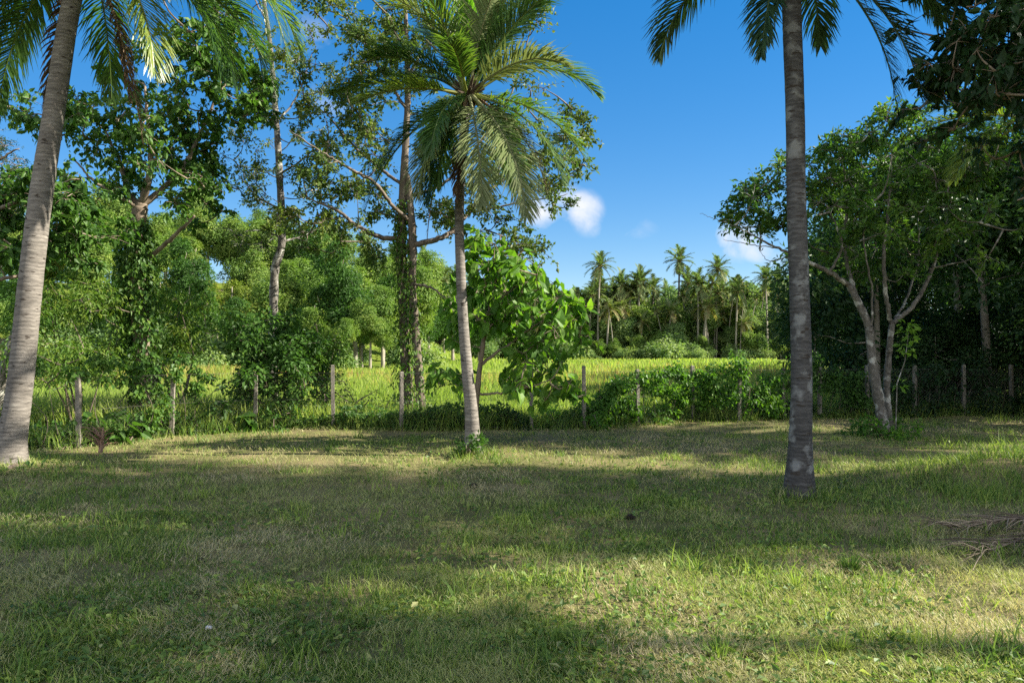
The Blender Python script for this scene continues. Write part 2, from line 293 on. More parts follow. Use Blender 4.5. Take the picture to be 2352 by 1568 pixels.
def scatter(ells, d, spread, per=1.0):
    """clump centres from measured crown regions (px ellipses) at distance d, given real depth"""
    out = []
    for e in ells:
        cx, cy, rx, ry, n = e[:5]; dz = e[5] if len(e) > 5 else 0
        for _ in range(max(1, int(round(n * per)))):
            a = rng.random() * 6.283; r = rng.random() ** .5; dd = d + dz + rng.normal() * spread
            q = at(cx + rx * r * math.cos(a), cy + ry * r * math.sin(a), d); q = q + np.array([0, dd - d, 0]); out.append(q)
    return out

# ------------------------------------------------------------------ ground
def gz(x, y):
    x, y = np.asarray(x, float), np.asarray(y, float)
    z = .05 * (vnoise(x, y, 2.3, 3) - .5) + .03 * (vnoise(x, y, .7, 4) - .5)
    z = z * np.clip((30 - y) / 10, 0, 1)
    z = z + .30 * np.exp(-(((x - 6.0) / 1.5) ** 2 + ((y - 8.9) / .75) ** 2))
    z = z + .07 * np.exp(-(((x + 6.4) / 1.1) ** 2 + ((y - 9.5) / .7) ** 2))
    hill = np.clip((y - 42) / 50, 0, 1) * np.clip((-x - 2 - (y - 42) * .02) / 26, 0, 1)
    z = z + 9.5 * hill * hill * (3 - 2 * hill)
    far = np.clip((y - 112) / 60, 0, 1); z = z + 1.5 * far
    return z
def grid(xs, ys, dz=0.0):
    X, Y = np.meshgrid(xs, ys); V = np.stack([X, Y, gz(X, Y) + dz], -1).reshape(-1, 3); w = len(xs)
    i = np.arange(len(ys) - 1)[:, None] * w; j = np.arange(w - 1)[None]
    return V, np.stack([i + j, i + j + 1, i + w + j + 1, i + w + j], -1).reshape(-1, 4)
def spaced(a, dense0, dense1, b, step, g=1.25):
    mid = list(np.arange(dense0, dense1 + 1e-6, step)); o = []; s = step; x = dense0
    while x > a: s *= g; x -= s; o.append(max(x, a))
    o2 = []; s = step; x = dense1
    while x < b: s *= g; x += s; o2.append(min(x, b))
    return np.array(o[::-1] + mid + o2)
V, q = grid(spaced(-1500, -12, 12, 1500, .22), spaced(-60, 0, 17, 2500, .2, 1.12))
tag(MB().add(V, q).build('ground', MAT['lawn'], smooth=True), None, None, kind='structure')

# fence line (measured post feet: x, y)
POSTS = [(-8.2, 11.3), (-7.08, 12.2), (-6.25, 13.7), (-5.08, 14.75), (-3.55, 14.8), (-2.13, 14.35), (-.9, 14.6), (.38, 14.8), (1.45, 15.0), (2.63, 15.6), (4.0, 16.5), (4.98, 16.35), (6.15, 16.9), (7.06, 17.1),
         (8.3, 17.4), (9.45, 17.5), (10.6, 17.5), (11.8, 17.6), (13.0, 17.7)]
PX, PY = np.array([p[0] for p in POSTS]), np.array([p[1] for p in POSTS])
fence_y = lambda x: np.interp(x, PX, PY)
fx = np.concatenate([np.arange(-60, -12, 4), np.arange(-12, 14, .5), np.arange(14, 90, 4)])
rows = [np.stack([fx, fence_y(fx) + .25 + (s ** 2.2) * (113 - fence_y(fx)), np.zeros_like(fx)], 1) for s in np.linspace(0, 1, 50)]
V = np.concatenate(rows); V[:, 2] = gz(V[:, 0], V[:, 1]) + .012; w = len(fx)
i = np.arange(49)[:, None] * w; j = np.arange(w - 1)[None]
tag(MB().add(V, np.stack([i + j, i + j + 1, i + w + j + 1, i + w + j], -1).reshape(-1, 4)).build('field', MAT['field'], smooth=True), None, None, kind='structure')

# ------------------------------------------------------------------ grass
def blades(mb, x, y, z, h, lean, w, tint, az=None, flat=None):
    n = len(x); az = rng.random(n) * 6.283 if az is None else az; d = np.stack([np.cos(az), np.sin(az), np.zeros(n)], 1); wa = rng.random(n) * 6.283
    s = np.stack([np.cos(wa), np.sin(wa), np.zeros(n)], 1) * (w / 2)[:, None]; b = np.stack([x, y, z], 1); up = np.array([0, 0, 1.])
    le = lean[:, None]; hh = h[:, None]
    mid = b + d * hh * .5 * np.sin(le * .55) + up * hh * .5 * np.cos(le * .55); tip = mid + d * hh * .5 * np.sin(le) + up * hh * .5 * np.cos(le)
    V = np.stack([b - s, b + s, mid + s * .75, mid - s * .75, tip], 1).reshape(-1, 3); i = np.arange(n)[:, None] * 5
    mb.add(V, i + np.array([0, 1, 2, 3]), i + np.array([3, 2, 4]), np.repeat(tint, 5))
def wedge(n, y0, y1, p=1.0, side=.80, pad=1.2):
    """ground points with density falling as the view opens (about 1/d^(1+p))"""
    t = rng.random(n); y = (y0 ** -p + t * (y1 ** -p - y0 ** -p)) ** (-1 / p); x = (rng.random(n) * 2 - 1) * (y * side + pad); return x, y
g = MB()
x, y = wedge(520000, 2.3, 17.5, 1.0)
k = (y < fence_y(x) - .1); x, y = x[k], y[k]; n = len(x)
dry = .55 * vnoise(x, y, 1.5, 21) + .45 * vnoise(x, y, .45, 22) + .14 * (vnoise(x, y, 4, 23) - .5)
dry = dry + .10 * np.exp(-((x - 2.6) / 2.6) ** 2 - ((y - 3.6) / 1.6) ** 2)
straw = rng.random(n) < np.clip((dry - .36) * 4.2, .16, .86)
tall = vnoise(x, y, .9, 31) * vnoise(x, y, .28, 32)
bare = (vnoise(x, y, .32, 35) * .6 + vnoise(x, y, .11, 36) * .4 > .56) & (rng.random(n) < .72)
h = np.where(straw, .025 + .06 * rng.random(n), .02 + .038 * rng.random(n) + .12 * np.clip(tall - .28, 0, 1) * rng.random(n) * 2) * np.clip(.72 + y / 26, .72, 1.1)
mound = np.exp(-(((x - 6.0) / 1.6) ** 2 + ((y - 8.9) / .9) ** 2)); h = h * (1 + 1.2 * mound); straw &= ~(rng.random(n) < mound * .8)
lean = np.where(straw, 1.15 + .5 * rng.random(n), .25 + .9 * rng.random(n))
tint = np.where(straw, .56 + .24 * rng.random(n) + .26 * np.clip((vnoise(x, y, 1.0, 43) - .35) * 2.2, 0, 1), .10 + .42 * rng.random(n) ** 1.2 + .12 * (vnoise(x, y, .8, 41) - .4))
wd = np.where(straw, .0024, .0046) * (.7 + .6 * rng.random(n)) * (1 + y / 9)
swirl = 6.283 * 2 * vnoise(x, y, 1.1, 37) + rng.normal(size=n) * 1.3; swirl = np.where(straw & (rng.random(n) < .7), swirl, rng.random(n) * 6.283)
zz = gz(x, y); zz = zz + np.where(straw, .012 + .025 * rng.random(n), 0)
kb = ~bare; blades(g, x[kb], y[kb], zz[kb], (h * (1 + y / 30))[kb], lean[kb], wd[kb], np.clip(tint, 0, 1)[kb], swirl[kb])
# dead leaves and bits of twig
x, y = wedge(900, 2.5, 15, .8); k = y < fence_y(x) - .2; x, y = x[k], y[k]; n = len(x); LL = .03 + .05 * rng.random(n)
leaves(g, np.stack([x, y, gz(x, y) + .03 + .03 * rng.random(n)], 1), rng.normal(size=(n, 3)) * np.array([1, 1, .25]), nrm(rng.normal(size=(n, 3)) * .4 + np.array([0, 0, 1])), LL, LL * np.where(rng.random(n) < .4, .5, .08), .60 + .2 * rng.random(n))
for bx, by in ((-.6, 11.15), (-6.6, 9.75), (3.1, 8.05), (6.9, 13.65)):   # uncut grass round the trunks
    m = 420; a = rng.random(m) * 6.283; r_ = .13 + .22 * rng.random(m) ** 1.4; x = bx + np.cos(a) * r_; y = by + np.sin(a) * r_
    blades(g, x, y, gz(x, y), .06 + .13 * rng.random(m), .2 + .7 * rng.random(m), .007 + .004 * rng.random(m), np.where(rng.random(m) < .25, .65 + .2 * rng.random(m), .1 + .35 * rng.random(m)))
# small leafy ground weeds
x, y = wedge(30000, 2.4, 15, .9); k = (y < fence_y(x) - .2) & (vnoise(x, y, 1.3, 61) * .6 + vnoise(x, y, .4, 62) * .4 > .56); x, y = x[k], y[k]; n = len(x)
pos = np.stack([x, y, gz(x, y) + .015 + .05 * rng.random(n)], 1); LL = .022 + .025 * rng.random(n)
leaves(g, pos, rng.normal(size=(n, 3)) * np.array([1, 1, .4]), nrm(rng.normal(size=(n, 3)) * .35 + np.array([0, 0, 1])), LL * (1 + y / 14), LL * .6 * (1 + y / 14), np.clip(.05 + .4 * rng.random(n), 0, 1))
# taller weedy tufts
for _ in range(420):
    tx, ty = wedge(1, 2.8, 16, .6); tx, ty = tx[0], ty[0]
    if ty > fence_y(tx) - .3: continue
    m = rng.integers(14, 46); rr = .04 + .10 * rng.random(); ax = tx + rng.normal(size=m) * rr; ay = ty + rng.normal(size=m) * rr
    hh = (.06 + .10 * rng.random()) * (.5 + rng.random(m)); tb = rng.random() * .25 + .12
    blades(g, ax, ay, gz(ax, ay), hh, .2 + .9 * rng.random(m), .006 * (.8 + .6 * rng.random(m)) * (1 + ty / 12), np.clip(tb + .2 * rng.random(m), 0, .5))
tag(g.build('lawn_grass', MAT['grass']), 'mown lawn of short green blades and dry straw clippings', 'grass', kind='stuff')

g = MB()
x, y = wedge(150000, 14.5, 112, .75, .78, 2)
k = (y > fence_y(x) + .2) & ~((y > 48) & (x < -8 - (y - 48) * .1)) & (x < 9 + .32 * (y - 17)); x, y = x[k], y[k]; n = len(x)
red = np.clip((vnoise(x, y, 7, 51) - .35) * 1.6, 0, 1) * np.clip((y - 20) / 15, 0, 1) * np.clip((70 - y) / 25, .1, 1)
h = (.27 + .24 * rng.random(n)) * (1 + .5 * red) * np.clip(.65 + .8 * vnoise(x, y, 5, 52), .5, 1.3)
h = np.where(y > 70, h * .8, h)
tint = .30 + .34 * rng.random(n) + .20 * (vnoise(x, y, 6, 53) - .5)
tint = np.where(rng.random(n) < red * .5, .84 + .16 * rng.random(n), tint)
blades(g, x, y, gz(x, y), h, .1 + .6 * rng.random(n), .008 * (1 + y / 5.0) * (.7 + .6 * rng.random(n)), np.clip(tint, 0, 1))
tag(g.build('field_grass', MAT['rice'], None), 'tall bright yellow green grass filling the field beyond the fence', 'grass', kind='stuff')

# ------------------------------------------------------------------ fence
POST_H = {0: 1.2}
fen = thing('fence', 'chain link fence on slim concrete posts between lawn and field', 'fence', (PX[0], PY[0], 0))
H = 1.24
for i, (x, y) in enumerate(POSTS):
    b = MB(); z0 = float(gz(x, y)) - .05; hh = H + rng.normal() * .05; a = rng.random() * .5; lx, ly = rng.normal(size=2) * .025
    s = .036; c4 = np.array([(-1, -1), (1, -1), (1, 1), (-1, 1)]) * s; rot = np.array([[math.cos(a), -math.sin(a)], [math.sin(a), math.cos(a)]]); c4 = c4 @ rot.T
    lv = np.linspace(0, 1, 7); V = []
    for tt in lv: V += [(x + px * (1 - .1 * tt) + lx * tt + rng.normal() * .002, y + py * (1 - .1 * tt) + ly * tt, z0 + hh * tt) for px, py in c4]
    V += [(x + px * .6 + lx, y + py * .6 + ly, z0 + hh + .012) for px, py in c4]
    q = [(l * 4 + k, l * 4 + (k + 1) % 4, l * 4 + 4 + (k + 1) % 4, l * 4 + 4 + k) for l in range(7) for k in range(4)] + [(28, 29, 30, 31)]
    b.add(V, q); b.build('post', MAT['concrete'], fen)
wm = MB(); seg = np.hypot(np.diff(PX), np.diff(PY)); cum = np.concatenate([[0], np.cumsum(seg)]); Lt = cum[-1]
fp = lambda s, h: np.stack([np.interp(s, cum, PX), np.interp(s, cum, PY), .04 + h], -1)
pitch = .075; WH = 1.08
for sg in (1, -1):
    for s0 in np.arange(-WH if sg > 0 else 0, Lt + (0 if sg > 0 else WH), pitch):
        hs = np.linspace(0, WH, 7); ss = s0 + sg * hs; ok = (ss >= 0) & (ss <= Lt)
        if ok.sum() < 2: continue
        P = fp(ss[ok], hs[ok]); P[:, 1] -= .06; tube(wm, P, .0011, 3, cap=False)
for h in (0.02, .55, WH):
    ss = np.linspace(0, Lt, 120); P = fp(ss, h + .0 * ss); P[:, 1] -= .062; tube(wm, P, .0022, 4, cap=False)
wm.build('wire_mesh', MAT['wire'], fen)

# ------------------------------------------------------------------ palms
def frond_mb(mb, base, az, el, length, droop, n=104, leafL=.55, lw=.022, hang=.35, vee=.25, roll=0.0, tint=(.25, .3), pw=1.3, bare=.17, rr=.022, wind=0.0, segs=3, ragged=0.0):
    t = np.linspace(0, 1, 22); ang = el - droop * t ** pw; az_t = az + wind * t * t
    T = np.stack([np.cos(az_t) * np.cos(ang), np.sin(az_t) * np.cos(ang), np.sin(ang)], 1); P = np.asarray(base) + np.vstack([[0, 0, 0], np.cumsum(T[:-1], 0)]) * length / 21
    tube(mb, P, np.linspace(rr, rr * .18, 22) * (1 + 1.2 * np.exp(-t * 14)), 5, 0, np.clip(tint[0] + tint[1] + .25, 0, 1))
    tl = np.linspace(bare, .995, n); Pi = np.stack([np.interp(tl, t, P[:, k]) for k in range(3)], 1); Ti = nrm(np.stack([np.interp(tl, t, T[:, k]) for k in range(3)], 1))
    azl = az + wind * tl * tl; S0 = np.stack([-np.sin(azl), np.cos(azl), np.zeros(n)], 1); N0 = np.cross(Ti, S0) * 1.0; N0 = np.where(N0[:, 2:3] < 0, -N0, N0) if abs(el) < 1.2 else N0
    cr, sr = math.cos(roll), math.sin(roll); Sx = S0 * cr + N0 * sr; Nx = N0 * cr - S0 * sr
    prof = np.clip(np.sin(np.pi * np.clip(.16 + .80 * (tl - bare) / (1 - bare), 0, 1)) ** .7, .22, 1)
    for sg in (1, -1):
        a = np.radians(30 + 38 * tl) + rng.normal(size=n) * .09
        d = nrm(Sx * (sg * np.cos(a))[:, None] + Ti * np.sin(a)[:, None] + Nx * (vee + .12 * rng.normal(size=n))[:, None])
        ll = leafL * prof * (.85 + .3 * rng.random(n)); keep = rng.random(n) > ragged
        w = lw * (.7 + .6 * rng.random(n)); pts = [Pi]; ds = [d]; g = hang * (.6 + .8 * rng.random(n))
        for s in range(segs):
            pts.append(pts[-1] + ds[-1] * (ll / segs)[:, None]); ds.append(nrm(ds[-1] + np.array([0, 0, -1.]) * (g * (s + 1) / segs * 1.2)[:, None] + rng.normal(size=(n, 3)) * .04))
        wid = [.55, 1, .75, .06] if segs == 3 else [.9, .08] if segs == 1 else [.7, 1, .08]
        V = []
        for s in range(segs + 1):
            wdir = nrm(np.cross(ds[min(s, segs - 1)], Nx) + 1e-6) * (w * wid[s] / 2)[:, None]; V += [pts[s] - wdir, pts[s] + wdir]
        V = np.stack(V, 1)[keep]; m = len(V); q = [np.arange(m)[:, None] * (2 * segs + 2) + np.array([2 * s, 2 * s + 1, 2 * s + 3, 2 * s + 2]) for s in range(segs)]
        tn = np.clip(tint[0] + tint[1] * rng.random(m) + .12 * (tl[keep] - .5), 0, 1)
        mb.add(V.reshape(-1, 3), np.concatenate(q), None, np.repeat(tn, 2 * segs + 2))
    return P
def coco_trunk(mb, pts, rad, rings=70, k=16, flare=1.6):
    P, r = smooth_poly(pts, rad, rings * 2); i = np.arange(len(P)); t = i / (len(P) - 1)
    r = r * (1 + 0.006 * np.where(i % 2, 1, -1) * (.3 + rng.random(len(P)))) * (1 + (flare - 1) * np.exp(-t * 17))
    tube(mb, P, r, k, .03); return P
def D(a): return math.radians(a)
def palm(name, label, pts, rad, fronds, group=None, bark='coco', L=.55, extra=None, heart=.13):
    base = np.array(pts[0]); base[2] = float(gz(base[0], base[1])) - .03; pts = [base] + list(pts[1:])
    o = thing(name, label, 'palm tree', base, group); tb = MB(); P = coco_trunk(tb, pts, rad); tb.build('trunk', MAT[bark], o, True)
    top = P[-1]
    hb = MB(); 
    for k in range(26):                                      # fibrous crown base with old leaf stubs
        a = rng.random() * 6.283; e = rng.random() * 1.2 - .1; dv = np.array([math.cos(a) * math.cos(e), math.sin(a) * math.cos(e), math.sin(e)])
        tube(hb, [top + np.array([0, 0, -.25 + .3 * rng.random()]) + dv * .03, top + dv * heart * 1.2 + np.array([0, 0, .02]), top + dv * heart * (2.0 + rng.random())], [.035, .03, .012], 5)
    hb.build('crown_base', MAT['fibre'], o)
    for f in fronds:
        f = dict(f); mt = f.pop('m', 'palm'); fb = MB(); nm = f.pop('name', 'frond'); lab = f.pop('lab', None)
        f.setdefault('leafL', L); a, e, ln, dr = f.pop('a'), f.pop('e'), f.pop('l'), f.pop('d')
        frond_mb(fb, top + np.array([math.cos(D(a)) * .06, math.sin(D(a)) * .06, .05]), D(a), D(e), ln, D(dr), **f)
        r = fb.build(nm, MAT[mt], o)
        if lab: r['label'] = lab
    return o, top
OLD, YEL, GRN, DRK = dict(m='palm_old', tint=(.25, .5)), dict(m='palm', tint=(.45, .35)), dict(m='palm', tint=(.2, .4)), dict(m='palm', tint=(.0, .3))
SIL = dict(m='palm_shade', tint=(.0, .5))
DEAD = dict(m='palm_dead', tint=(.1, .7), name='dead_frond', ragged=.35, hang=.9)
dm = 11.17
palm('coconut_palm', 'short coconut palm with full crown in the middle of the lawn', [at(1087, 1040, dm), at(1083, 950, dm), at(1073, 850, dm), at(1064, 740, dm), at(1057, 600, dm), at(1055, 480, dm), at(1064, 330, dm), at(1074, 225, dm)],
     [.105, .096, .086, .077, .072, .068, .066, .062], [
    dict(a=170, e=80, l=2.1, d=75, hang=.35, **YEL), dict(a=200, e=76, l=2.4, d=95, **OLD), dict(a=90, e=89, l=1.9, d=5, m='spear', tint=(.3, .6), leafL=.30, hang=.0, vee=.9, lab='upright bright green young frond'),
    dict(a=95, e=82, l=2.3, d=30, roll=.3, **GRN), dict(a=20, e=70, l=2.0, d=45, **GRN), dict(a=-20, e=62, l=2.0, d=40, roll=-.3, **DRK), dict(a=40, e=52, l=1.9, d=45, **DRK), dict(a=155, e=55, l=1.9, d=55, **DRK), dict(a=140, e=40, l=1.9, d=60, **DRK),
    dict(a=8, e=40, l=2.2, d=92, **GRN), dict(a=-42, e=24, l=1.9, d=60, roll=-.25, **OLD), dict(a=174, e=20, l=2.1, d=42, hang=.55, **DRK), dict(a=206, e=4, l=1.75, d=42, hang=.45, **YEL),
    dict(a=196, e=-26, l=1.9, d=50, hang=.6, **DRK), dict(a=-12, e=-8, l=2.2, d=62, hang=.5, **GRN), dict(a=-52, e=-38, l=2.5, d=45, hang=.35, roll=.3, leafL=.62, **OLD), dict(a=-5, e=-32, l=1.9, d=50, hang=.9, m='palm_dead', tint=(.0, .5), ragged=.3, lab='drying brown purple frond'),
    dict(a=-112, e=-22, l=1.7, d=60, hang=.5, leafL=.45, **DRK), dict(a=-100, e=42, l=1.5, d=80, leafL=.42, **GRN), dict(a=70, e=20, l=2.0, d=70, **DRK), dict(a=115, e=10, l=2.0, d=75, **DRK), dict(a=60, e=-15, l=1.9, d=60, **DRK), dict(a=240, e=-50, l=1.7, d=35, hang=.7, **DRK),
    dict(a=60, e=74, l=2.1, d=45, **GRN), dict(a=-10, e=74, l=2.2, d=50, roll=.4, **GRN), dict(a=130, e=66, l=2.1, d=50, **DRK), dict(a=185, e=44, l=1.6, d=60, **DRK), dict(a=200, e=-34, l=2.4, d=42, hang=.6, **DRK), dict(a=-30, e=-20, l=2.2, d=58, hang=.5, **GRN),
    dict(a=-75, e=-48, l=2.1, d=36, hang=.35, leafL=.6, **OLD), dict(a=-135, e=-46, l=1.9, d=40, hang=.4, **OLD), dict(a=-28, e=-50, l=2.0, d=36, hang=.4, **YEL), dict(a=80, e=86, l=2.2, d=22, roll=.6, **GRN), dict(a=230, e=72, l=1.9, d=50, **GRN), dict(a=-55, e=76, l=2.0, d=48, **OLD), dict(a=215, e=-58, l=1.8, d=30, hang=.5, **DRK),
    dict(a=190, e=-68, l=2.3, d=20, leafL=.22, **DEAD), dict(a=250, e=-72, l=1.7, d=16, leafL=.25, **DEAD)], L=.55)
dl = 9.78
palm('coconut_palm', 'leaning pale trunked coconut palm at the left edge of the lawn', [at(22, 1085, dl), at(30, 1000, dl), at(47, 880, dl), at(70, 640, dl), at(92, 450, dl), at(122, 250, dl), at(150, 60, dl), at(172, -50, dl), at(190, -120, dl)],
     [.17, .165, .152, .145, .138, .128, .118, .11, .10], [
    dict(a=-14, e=28, l=2.9, d=118, hang=.6, **YEL), dict(a=4, e=20, l=3.0, d=112, hang=.6, **GRN), dict(a=-40, e=12, l=2.8, d=104, hang=.6, **OLD), dict(a=24, e=8, l=2.9, d=98, hang=.6, **DRK), dict(a=-8, e=-14, l=2.8, d=75, hang=.6, **DRK), dict(a=-30, e=-30, l=2.5, d=58, hang=.6, **YEL),
    dict(a=8, e=42, l=3.1, d=122, hang=.55, **YEL), dict(a=50, e=10, l=2.8, d=100, hang=.6, **DRK), dict(a=-75, e=10, l=2.5, d=100, hang=.6, **DRK), dict(a=-110, e=20, l=2.6, d=105, hang=.6, **DRK),
    dict(a=178, e=16, l=3.0, d=100, hang=.6, **DRK), dict(a=195, e=0, l=2.8, d=85, hang=.6, **GRN), dict(a=160, e=-6, l=2.9, d=80, hang=.6, **DRK), dict(a=210, e=25, l=2.8, d=105, hang=.55, **YEL), dict(a=140, e=22, l=2.9, d=100, hang=.6, **DRK), dict(a=110, e=5, l=2.8, d=90, hang=.6, **DRK),
    dict(a=-4, e=10, l=3.5, d=98, hang=.6, **GRN), dict(a=-22, e=30, l=3.7, d=112, hang=.55, **OLD), dict(a=14, e=-6, l=3.3, d=80, hang=.6, **DRK), dict(a=-12, e=48, l=4.0, d=128, hang=.55, **YEL), dict(a=30, e=26, l=3.4, d=108, hang=.6, **GRN), dict(a=186, e=8, l=3.4, d=92, hang=.6, **DRK), dict(a=172, e=30, l=3.4, d=112, hang=.6, **DRK), dict(a=150, e=-12, l=3.0, d=72, hang=.6, **DRK),
    dict(a=80, e=55, l=2.8, d=70, **GRN), dict(a=0, e=65, l=2.8, d=70, **GRN), dict(a=190, e=60, l=2.8, d=70, **GRN), dict(a=-90, e=60, l=2.6, d=70, **GRN), dict(a=150, e=-62, l=2.4, d=20, leafL=.35, **DEAD), dict(a=30, e=-70, l=2.6, d=14, leafL=.3, **DEAD), dict(a=-20, e=-62, l=2.3, d=22, leafL=.3, **DEAD)], bark='coco', L=.68)
dr = 8.05
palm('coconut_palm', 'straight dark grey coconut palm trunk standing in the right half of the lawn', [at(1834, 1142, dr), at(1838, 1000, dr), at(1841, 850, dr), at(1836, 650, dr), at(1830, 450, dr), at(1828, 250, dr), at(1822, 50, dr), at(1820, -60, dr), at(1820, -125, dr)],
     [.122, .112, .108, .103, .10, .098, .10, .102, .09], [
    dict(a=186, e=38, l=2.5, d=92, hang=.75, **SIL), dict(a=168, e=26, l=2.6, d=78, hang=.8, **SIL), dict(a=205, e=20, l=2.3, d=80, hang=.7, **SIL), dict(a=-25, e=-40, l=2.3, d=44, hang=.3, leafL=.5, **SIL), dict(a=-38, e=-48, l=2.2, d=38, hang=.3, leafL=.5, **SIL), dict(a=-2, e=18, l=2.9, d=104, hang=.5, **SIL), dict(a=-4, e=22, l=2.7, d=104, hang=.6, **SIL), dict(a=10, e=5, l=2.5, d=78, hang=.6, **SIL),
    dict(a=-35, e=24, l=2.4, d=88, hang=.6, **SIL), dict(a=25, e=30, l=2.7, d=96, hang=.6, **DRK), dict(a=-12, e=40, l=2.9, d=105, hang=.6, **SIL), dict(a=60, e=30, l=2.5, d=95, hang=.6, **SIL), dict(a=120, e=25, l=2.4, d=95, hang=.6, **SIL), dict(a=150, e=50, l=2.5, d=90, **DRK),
    dict(a=-70, e=25, l=2.4, d=90, hang=.5, **DRK), dict(a=-120, e=25, l=2.4, d=90, hang=.5, **DRK), dict(a=90, e=65, l=2.4, d=60, **DRK), dict(a=-60, e=62, l=2.4, d=60, **DRK), dict(a=200, e=65, l=2.4, d=60, **DRK), dict(a=230, e=-50, l=1.7, d=30, hang=.5, leafL=.4, **SIL)], bark='coco_shaded', L=.62)
ex = 13.0
palm('coconut_palm', 'palm half hidden among the dark foliage at the right edge', [at(2450, 985, ex), at(2440, 800, ex), at(2410, 500, ex), at(2390, 280, ex)], [.12, .11, .10, .09],
     [dict(a=180 + k * 4, e=e, l=2.6, d=d_, hang=.55, **t_) for k, e, d_, t_ in [(0, 10, 50, YEL), (-4, 28, 75, GRN), (6, -8, 55, YEL), (12, 40, 85, GRN), (-12, -15, 45, YEL)]] +
     [dict(a=a_, e=30, l=2.1, d=80, hang=.5, **GRN) for a_ in (-120, -80, -40, 0, 40, 80, 120)] + [dict(a=150, e=60, l=2, d=60, **GRN), dict(a=-100, e=-20, l=1.8, d=50, hang=.6, **GRN)], L=.6)

# ------------------------------------------------------------------ near trees
def tree(name, label, cat, d, trunks, limbs, ells, spread, leafmat, L, per_clump, crad, bark='bark', droop=.4, shape='rhomb', wl=.55, base=None, tw=.02, tint=(.2, .6), group=None, up=.7, flat=.75, extra_twigs=0, sub=None):
    P0 = trunks[0][0][0]; b = np.array(P0 if base is None else base); b[2] = float(gz(b[0], b[1])) - .04
    o = thing(name, label, cat, b, group); sk = []
    tb = MB()
    for pts, rad in trunks:
        pts = [np.array(q) for q in pts]
        if np.allclose(pts[0], P0): pts[0] = b.copy()
        P, r = smooth_poly(pts, rad, max(12, 8 * len(pts))); tube(tb, P, r * (1 + .05 * rng.normal(size=len(r))), 12, .12); sk.append(P[len(P) // 3:])
    mbs = [tb] * len(trunks)
    for pts, rad in limbs:
        lb = MB(); P, r = smooth_poly(pts, rad, max(12, 7 * len(pts))); P = P + rng.normal(size=P.shape) * .008; tube(lb, P, r, 8, .08); sk.append(P); mbs.append(lb)
    cs = scatter(ells, d, spread); where = to_skeleton(mbs, sk, cs, tw, .004, 5)
    lb = MB()
    for ci, c in enumerate(cs):
        n = int(per_clump * (.6 + .8 * rng.random())); rr = crad * (.7 + .7 * rng.random()); t0 = rng.random(); ns = 7
        sd = nrm(rng.normal(size=(ns, 3)) + np.array([0, 0, .15])) * np.array([1, 1, flat]); sl_ = rr * (.55 + .65 * rng.random(ns)); si = rng.integers(0, ns, n); tt = .12 + .95 * rng.random(n) ** .7
        pos = c + sd[si] * (sl_[si] * tt)[:, None] + rng.normal(size=(n, 3)) * (rr * .11) - np.array([0, 0, 1.]) * (tt ** 2 * rr * .12)[:, None]
        dd = nrm(sd[si]) * .9 + rng.normal(size=(n, 3)) * .65 + np.array([0, 0, -droop]); nn = nrm(rng.normal(size=(n, 3)) * .55 + np.array([0, 0, up]) + sd[si] * .3)
        ti = np.clip(tint[0] + tint[1] * (.45 * t0 + .55 * rng.random(n)), 0, 1)
        LL = L * (.5 + .85 * rng.random(n)); leaves(lb, pos, dd, nn, LL, LL * wl * (.8 + .4 * rng.random(n)), ti, shape, fold=.10 + .15 * rng.random(), curl=.05 + .25 * rng.random())
        for k in range(ns): tube(mbs[where.get(ci, 0)], [c, c + sd[k] * sl_[k] * .55, c + sd[k] * sl_[k] - np.array([0, 0, rr * .1])], [.0055, .004, .002], 4)
    tb.build('trunk', MAT[bark], o, True)
    for m_ in mbs[len(trunks):]: m_.build('limb', MAT[bark], o, True)
    lb.build('foliage', MAT[leafmat], o)
    return o, sk
def px(d, *pts): return [at(p[0], p[1], d + (p[2] if len(p) > 2 else 0)) for p in pts]

d1 = 15.2
o, sk1 = tree('broadleaf_tree', 'tall broadleaf tree with vine wrapped trunk right of the leaning palm', 'tree', d1,
    [(px(d1, (336, 1000), (330, 850), (318, 700), (311, 600), (318, 500), (322, 468)), [.20, .18, .165, .155, .145, .14])],
    [(px(d1, (320, 475), (292, 440, .1), (272, 370, .3), (240, 300, .4)), [.085, .06, .04, .02]), (px(d1, (323, 470), (338, 420, -.2), (345, 360, -.2), (336, 270, -.1), (330, 190)), [.09, .07, .055, .04, .02]),
     (px(d1, (324, 472), (370, 435, .1), (420, 380, .3), (470, 280, .5), (510, 170, .5)), [.08, .06, .05, .035, .018]), (px(d1, (312, 612), (350, 585), (400, 540, -.2), (446, 495, -.4)), [.06, .05, .042, .025]),
     (px(d1, (322, 480), (280, 455, -.3), (220, 420, -.6), (170, 370, -.8)), [.05, .035, .028, .015])],
    [(480, 50, 50, 36, 11), (545, 100, 36, 48, 10), (520, 170, 60, 50, 12), (580, 190, 34, 34, 5), (440, 90, 40, 40, 5), (560, 240, 36, 30, 4), (420, 225, 80, 38, 9), (500, 240, 60, 40, 7), (330, 335, 105, 55, 17), (240, 290, 60, 45, 8), (410, 330, 60, 60, 9), (470, 420, 40, 50, 7), (425, 395, 50, 45, 7), (425, 470, 50, 22, 5),
     (290, 400, 60, 45, 8), (185, 250, 60, 40, 5), (70, 235, 60, 30, 6), (120, 290, 60, 30, 5), (350, 260, 60, 50, 6), (460, 130, 40, 40, 5), (300, 190, 60, 60, 5), (380, 130, 60, 60, 4)],
        .75, 'leaf_mid', .105, 84, .34, 'bark', .75, 'heart', .72, tw=.03, tint=(.1, .75), sub=2)

